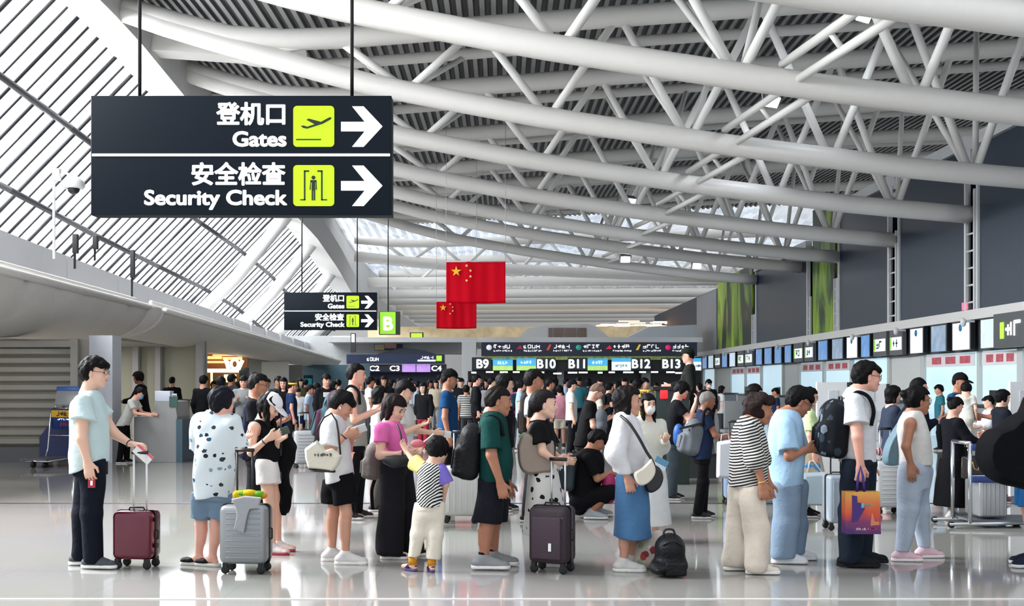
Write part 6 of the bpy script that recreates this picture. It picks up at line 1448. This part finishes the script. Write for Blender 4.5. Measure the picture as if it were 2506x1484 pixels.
o, o3 = slab_bag('shopping_bag', 'pale blue tote with white handles carried by the woman in lime blouse', 'bag', 12.5, [(1962, 1158), (2020, 1155), (2034, 1225), (2026, 1238), (1972, 1236), (1962, 1222)], .1, mat('tote_ice_blue', '#a9bcc6', .5, var=.1))
MB().tube([P3(x, y, 12.5)-o3 for x, y in ((1976, 1160), (1982, 1130), (1990, 1128), (2012, 1158))], .01, 6).build('handle', mat('strap_white', '#d6d8da', .5), o)
bag('pouch', 'bright blue pouch between the handles of the pale blue tote', 'pouch', 12.55, [(1978, 1142, 13), (1996, 1144, 12)], mat('pouch_blue', '#2f86c8', .4), .05)
# paper bag of the tall man: printed sunset
def sunset():
    m, n, L, b = nodes('sunset_print'); t = n.new('ShaderNodeTexCoord'); sp = n.new('ShaderNodeSeparateXYZ'); z = n.new('ShaderNodeTexNoise'); z.inputs['Scale'].default_value = 7
    ma = n.new('ShaderNodeMath'); ma.operation = 'MULTIPLY_ADD'; ma.inputs[1].default_value = .16
    cr = n.new('ShaderNodeValToRGB'); e = cr.color_ramp.elements; e[0].position = .08; e[0].color = hexc('#3a1a5e'); e[1].position = .46; e[1].color = hexc('#d8a94a')
    for p, c in ((.17, '#7a2a5e'), (.24, '#c8472e'), (.34, '#d0743c')): q = e.new(p); q.color = hexc(c)
    L.new(t.outputs['Object'], sp.inputs[0]); L.new(t.outputs['Object'], z.inputs['Vector']); L.new(z.outputs['Fac'], ma.inputs[0]); L.new(sp.outputs['Z'], ma.inputs[2]); L.new(ma.outputs[0], cr.inputs['Fac']); L.new(cr.outputs['Color'], b.inputs['Base Color']); b.inputs['Roughness'].default_value = .4; return m
Y = 8.95; a = P3(2064, 1306, Y); b_ = P3(2148, 1203, Y); t = empty('paper_bag', ((a[0]+b_[0])/2, Y, a[2])); tag(t, 'colourful sunset printed paper bag held by the tall man in white tee', 'bag'); w = (b_[0]-a[0])/2; h = b_[2]-a[2]
m = MB(); m.add([(-w, -.05, 0), (w+.01, -.05, 0), (w, -.05, h), (-w, -.05, h), (-w, .05, 0), (w+.01, .05, 0), (w, .05, h), (-w, .05, h)], [(0, 1, 2, 3), (5, 4, 7, 6), (4, 0, 3, 7), (1, 5, 6, 2), (4, 5, 1, 0)]); m.build('bag_body', sunset(), t)
VIO = mat('print_violet', '#3b1f6e', .5)
MB().prism([(-w*.62, h*.28), (-w*.3, h*.3), (w*.12, h*.6), (w*.05, h*.73), (-w*.3, h*.75), (-w*.32, h*.9), (-w*.62, h*.92), (-w*.6, h*.6)], -.0535, -.051).build('print_figure', VIO, t)
MB().box((w*.0, -.053, h*.68), (w*.08, .001, h*.055)).build('print_badge', mat('print_aqua', '#5fb0c0', .5), t)
marks('print_lettering', 7, w*.75, h*.055, mat('print_cream', '#e8d8e0', .5), t, (-w*.4, -.053, h*.1), 6)
marks('print_lettering_red', 4, w*.4, h*.055, mat('print_pink', '#e0488a', .5), t, (w*.42, -.053, h*.1), 7)
marks('badge_lettering', 4, w*.4, h*.06, mat('print_aqua', '#5fb0c0', .5), t, (w*.12, -.0535, h*.66), 8)
MB().prism([(w*.45, h*.2), (w*.98, h*.22), (w*.95, h*.3), (w*.7, h*.3), (w*.6, h*.48), (w*.52, h*.5)], -.0532, -.051).build('print_dunes', mat('print_coral', '#c87a5a', .5), t)
MB().tube([(-.03, 0, h-.01), (-.02, 0, h+.12), (0.0, 0, h+.2), (.02, 0, h+.12), (.03, 0, h-.01)], .011, 8).build('handle', mat('strap_violet', '#4a2f8a', .5), t)
# plush toy and cloth on the silver suitcase
t = empty('plush_toy', P3(610, 1222, 8.98)); tag(t, 'green and yellow plush toy lying on top of the silver suitcase', 'plush toy')
S = Sdf(); S.cone((-.1, 0, .035), (.1, 0, .03), .036, .034); S.ell((.0, -.02, .05), (.06, .05, .03), k=.02); S.build('body', .006, cloth('#c8a81e'), t)
S = Sdf(); S.ell((-.02, -.03, .05), (.07, .03, .022)); S.ell((.085, -.02, .04), (.05, .04, .03), k=.01); S.build('green_patch', .006, cloth('#5f9a2a'), t)
S = Sdf(); S.ell((.125, -.02, .03), (.025, .03, .025)); S.build('snout', .006, cloth('#c77f1e'), t)
o, o3 = slab_bag('garment', 'grey garment draped over the front of the silver suitcase', 'garment', 8.83, [(566, 1222), (600, 1214), (640, 1218), (634, 1240), (612, 1246), (606, 1262), (597, 1306), (572, 1298), (580, 1262), (576, 1240)], .018, cloth('#9b9da2'))
# things in hands
def card(name, label, cat, px, py, Y, w, h, col, R=None, th=.002, extra=None):
    t = MB().box((0, 0, 0), (w/2, th, h/2), bev=0).build(name, mat('card_'+col.strip('#'), col, .45), None, P3(px, py, Y)); t.rotation_euler = R or (0, 0, 0); tag(t, label, cat)
    if extra: MB().box((extra[0]*w, -th*1.5, extra[1]*h), (extra[2]*w/2, .001, extra[3]*h/2)).build('stripe', mat('card_'+extra[4].strip('#'), extra[4], .45), t)
    return t
card('boarding_pass', 'white and red paper in the outstretched hand over the burgundy suitcase', 'paper', 350, 1113, 9.25, .17, .085, '#dfdcda', (0, math.radians(42), 0), extra=(.0, .38, 1., .24, '#d8566a'))
a = F1.arms['near']; q = F1.wpt(a['grip']+a['d']*.055); o = MB().box((0, 0, 0), (.03, .006, .06), bev=.005).build('phone', mat('phone_red', '#a01832', .3), None, q); tag(o, 'red phone with white mark held low by the man in mint tee', 'phone'); MB().box((0, -.0068, -.02), (.008, .001, .018)).build('mark', mat('letter_white', '#ffffff', .4, emit=.9), o)
phone(F3, 'near', 'phone with patterned case held by the woman in white cap', '#3b4a40'); phone(F4, 'near', 'thin phone held by the person in white tee with tote', '#c9ccd0'); phone(F12, 'near', 'phone held by the young man in light blue tee', '#d0d3d6')
phone(P['tealpants'], 'left', 'phone raised by the young man in grey green trousers', '#d8d8da'); phone(P['shaved'], 'left', 'phone held by the man with shaved head', '#2a2c30'); phone(P['earman'], 'left', 'phone held out by the young man in pale tee', '#d2d2d0')
card('passport', 'blue folded travel paper held by the woman with white mask', 'paper', 1617, 1135, 10.45, .13, .10, '#5b8fae', (0, math.radians(28), 0), extra=(0, -.3, 1., .4, '#c9d6de'))
bag('hand_fan', 'pink round toy held between the woman in pink and the child', 'toy', 9.2, [(1022, 1086, 17, 0, .6)], cloth('#c8707e'), .03, [dict(p=[(1015, 1096, 0), (1040, 1080, 0), (1062, 1062, 0)], r=.006, n='stick')], sm=mat('stick_white', '#d8d8d4', .5), noise=.001)

# ---------------------------------------------------------------- trolleys, desk, guard box, rails
TB = mat('trolley_blue', '#14306e', .4, var=.1); CHR = mat('chrome', '#c4c7ca', .18, .9)
def trolley(label, px, Y, yaw, sign=True):
    t = empty('luggage_trolley', ((px-CX)/FPX*Y, Y, 0), math.radians(yaw)); tag(t, label, 'luggage trolley', 'airport luggage trolleys')
    f = MB()
    for s in (-1, 1): f.tube([(s*.3, -.42, .12), (s*.3, .32, .14), (s*.29, .38, .3), (s*.27, .45, 1.0), (s*.25, .5, 1.06)], .016, 8)
    f.tube([(-.25, .5, 1.06), (.25, .5, 1.06)], .02, 8); f.tube([(-.3, -.42, .12), (.3, -.42, .12)], .016, 8); f.tube([(-.28, .41, .55), (.28, .41, .55)], .014, 8); f.build('frame', CHR, t)
    MB().box((0, -.05, .15), (.27, .38, .012)).build('platform', mat('trolley_deck', '#5b5f66', .4, .4), t)
    for sx, sy in ((-.27, .3), (.27, .3), (0, -.42)): MB().lathe([(.004, -.02), (.06, -.02), (.065, 0), (.06, .02), (.004, .02)], (sx, sy, .065), 14, rot('Y', 90)).build('wheel', RUB, t)
    MB().box((0, .47, .86), (.27, .02, .19), rot('X', 8), .01).build('front_board', TB, t)
    if sign:
        MB().box((0, .44, .96), (.25, .006, .065), rot('X', 8)).build('yellow_plate', mat('plate_yellow', '#d9a818', .5), t)
        marks('plate_lettering', 4, .34, .085, BLK, t, (-.15, .43, .92), 2, None, .2)
        marks('board_lettering', 7, .3, .03, mat('letter_white', '#ffffff', .4, emit=.9), t, (-.12, .437, .84), 5); marks('board_emblem', 4, .2, .07, mat('plate_red', '#b02848', .5), t, (-.07, .435, .73), 6)
        MB().box((0, .56, 1.28), (.24, .012, .17), rot('X', -14), .02).build('upper_board', mat('board_pale_grey', '#8f9298', .35), t); MB().box((0, .585, 1.435), (.245, .014, .04), rot('X', -14), .01).build('upper_rim', mat('rim_blue', '#2a5fae', .4), t)
        MB().tube([(-.22, .5, 1.06), (-.22, .535, 1.15)], .012, 6).build('board_post', CHR, t)
    return t
trolley('blue luggage trolley with yellow plate parked before the roller shutter', 118, 20.4, -14)
t = empty('luggage_trolley', ((160-CX)/FPX*21.2, 21.2, 0)); tag(t, 'second blue trolley nested behind the one with yellow plate', 'luggage trolley', 'airport luggage trolleys')
MB().prism([(-.5, .5), (-.05, 1.1), (.25, .95), (.35, .3), (.3, .1), (-.5, .1)], 0, .05).build('side_panel', mat('trolley_navy', '#121d52', .4), t); marks('panel_lettering', 1, .12, .42, mat('letter_white', '#ffffff', .4, emit=.9), t, (.12, -.01, .35), 9, None, .08)
for q in (-.4, .25): MB().lathe([(.004, -.02), (.06, -.02), (.065, 0), (.06, .02), (.004, .02)], (q, .03, .065), 12, rot('X', 90)).build('wheel', RUB, t)
t = empty('luggage_trolley', ((2400-CX)/FPX*11.9, 11.9, 0)); tag(t, 'chrome and blue luggage trolley loaded with bags at the right', 'luggage trolley', 'airport luggage trolleys')
f = MB()
for dx, dy in ((-.2, -.2), (-.2, .25)): f.tube([(dx, dy, .05), (dx, dy, .9)], .022, 10)
f.tube([(-.2, -.2, .9), (-.2, .25, .9)], .022, 10); f.tube([(-.42, -.2, .04), (.55, -.2, .06)], .02, 8); f.tube([(-.42, .25, .04), (.55, .25, .06)], .02, 8); f.tube([(-.2, -.2, .55), (.4, -.2, .55)], .014, 8); f.build('frame', CHR, t)
for z in (.52, .86): MB().box((.14, -.22, z), (.33, .015, .035), bev=.008).build('blue_bar', mat('bar_blue', '#17326e', .4), t)
marks('bar_lettering', 6, .3, .03, mat('letter_white', '#ffffff', .4, emit=.9), t, (.12, -.237, .505), 3)
MB().box((.2, .03, .075), (.38, .24, .012)).build('platform', mat('trolley_deck', '#5b5f66', .4, .4), t)
for dx, dy in ((-.4, -.2), (-.4, .25), (.5, -.2), (.5, .25)): MB().lathe([(.003, -.014), (.034, -.014), (.036, .014), (.003, .014)], (dx, dy, .037), 12, rot('X', 90)).build('wheel', RUB, t)
t = empty('suitcase', ((2412-CX)/FPX*11.95, 11.95, .095)); tag(t, 'silver grooved suitcase standing on the chrome trolley at the right', 'suitcase', 'suitcases')
MB().box((0, 0, .21), (.15, .2, .2), bev=.03).build('shell', mat('case_silver_bright', '#9fa2a5', .3, .5), t)
for k in range(6): MB().box((-.12+.048*k, -.2, .21), (.008, .008, .18), bev=.003).build('rib', mat('case_silver_bright', '#9fa2a5', .3, .5), t)
o, o3 = slab_bag('hand_bag', 'brown black leather handbag with gold rim on the chrome trolley', 'bag', 11.85, [(2358, 1118), (2402, 1115), (2404, 1172), (2356, 1172)], .08, mat('leather_black', '#16110f', .35))
MB().tube([P3(x, y, 11.72)-o3 for x, y in ((2380, 1130), (2384, 1148), (2394, 1152), (2396, 1134))], .007, 6).build('handle', mat('brass_bright', '#c9a46a', .3, .8), o)
slab_bag('duffel_bag', 'huge black soft bag before the person at the right picture edge', 'bag', 8.75, [(2402, 1085), (2425, 1055), (2458, 1042), (2490, 1015), (2540, 1012), (2540, 1185), (2480, 1192), (2425, 1172), (2400, 1130)], .16, cloth('#0a0b10'), rnd=True)
# service desk
DG = mat('desk_steel', '#8d8d8c', .4, .2, var=.03); t = empty('service_desk', ((390-CX)/FPX*21.4, 21.4, 0)); tag(t, 'stepped grey service desk with papers under the balcony', 'desk')
k = 21.4/FPX
MB().prism([((x-390)*k, CAMZ-(y-HZ)*k) for x, y in ((328, 1132), (328, 1020), (375, 1020), (383, 983), (428, 983), (433, 1020), (433, 1132))], 0, .9).build('body', DG, t)
MB().box((.35+.05, .4, .42), (.06, .45, .42)).build('side_panel', mat('desk_side_blue', '#39505e', .35), t); MB().box((.28, -.01, 1.18), (.08, .02, .1)).build('green_card', mat('card_green_dark', '#2d4c46', .5), t)
p = W(402, 983, 21.6); o = MB().box((p.x, 21.6, p.z+.105), (.15, .12, .10), bev=.006).build('box', mat('box_pale', '#b9bfce', .5)); tag(o, 'pale grey box on top of the service desk', 'box')
p = W(427, 983, 21.5); o = MB().box((p.x, 21.5, p.z+.075), (.045, .01, .075)).build('notice_card', mat('card_white', '#d8dade', .5)); tag(o, 'small white notice card beside the box on the service desk', 'card'); MB().box((p.x, 21.487, p.z+.1), (.035, .002, .03)).build('print', mat('print_grey', '#6d7078', .5), o)
def rail(label, x0, x1, yt, Y, n=3, col=None):
    a = W(x0, yt, Y); b = W(x1, yt, Y); t = empty('queue_rail', ((a.x+b.x)/2, Y, 0)); tag(t, label, 'barrier'); w = (b.x-a.x)/2; m = col or mat('rail_dark', '#3b403f', .4, .4)
    for k in range(n): MB().tube([(-w+2*w*k/(n-1), 0, 0), (-w+2*w*k/(n-1), 0, a.z)], .022, 8).build('post', m, t)
    for z in (a.z, a.z*.62): MB().tube([(-w, 0, z), (w, 0, z)], .018, 8).build('bar', m, t)
rail('dark metal queue rail beside the service desk', 437, 486, 979, 26)
rail('yellow barrier left of the dark green guard box', 1566, 1606, 957, 17, 3, mat('rail_yellow', '#c9a43c', .5))
t = empty('guard_box', (W(1648, 945, 16.6).x, 16.6, 0)); tag(t, 'dark green guard box below the soldier with red lights', 'guard box'); w = 42*16.6/FPX
MB().box((0, .4, .72), (w, .3, .72), bev=.01).build('body', mat('box_dark_green', '#14241f', .4), t); MB().box((0, .4, 1.46), (w+.04, .34, .025)).build('top', BLK, t)
for q in (-.5, .55): MB().box((w*q, 0.08, 1.37), (.06, .02, .07), bev=.02).build('red_lamp', mat('lamp_red', '#d02028', .3, emit=.9), t)
t = empty('podium', (W(1690, 940, 18).x, 18.1, 0)); tag(t, 'dark podium that the soldier stands on', 'podium'); MB().box((0, 0, .19), (.4, .3, .19)).build('body', mat('podium_dark', '#1c2222', .5), t); MB().box((0, 0, .388), (.42, .32, .01)).build('top', BLK, t)
# lamp posts, speakers and camera on the balcony parapet
for i, (px, y0, y1, Y, lab) in enumerate(((183, 572, 628, 27, 'nearest slim black speaker post on the balcony parapet'), (232, 570, 610, 28.5, 'second slim black speaker post on the balcony parapet'), (323, 625, 705, 32, 'tallest slim black speaker post on the balcony parapet'))):
    b = W(px, y1, Y); a = W(px, y0, Y); t = empty('speaker_post', (b.x, Y, b.z-.3)); tag(t, lab, 'speaker post', 'speaker posts on the balcony')
    MB().tube([(0, 0, 0), (0, 0, a.z-b.z+.2)], .03, 8).build('post', BLK, t); MB().box((.02, 0, a.z-b.z+.05), (.06, .06, (a.z-b.z)*.42), bev=.01).build('speaker', mat('speaker_black', '#17181b', .5), t)
b = W(132, 600, 24); a = W(132, 430, 24); t = empty('camera_pole', (b.x, 24, b.z-.3)); tag(t, 'white dome camera on a tall pole over the balcony', 'camera'); h = a.z-b.z+.3
CW = mat('camera_white', '#d8dadc', .35)
MB().tube([(0, 0, 0), (0, 0, h)], .03, 10).build('pole', CW, t); MB().box((.06, 0, h+.02), (.08, .06, .13), bev=.01).build('box', CW, t); MB().tube([(.1, 0, h), (.25, 0, h+.06), (.4, 0, h-.02)], .03, 8).build('arm', CW, t)
D = MB().lathe([(.001, .2), (.12, .19), (.22, .1), (.25, 0), (.22, -.06), (.001, -.08)], (.42, 0, h-.22), 20).build('dome', CW, t); MB().lathe([(.13, 0), (.12, -.07), (.07, -.12), (.001, -.14)], (.44, -.03, h-.28), 16).build('lens', BLK, D)
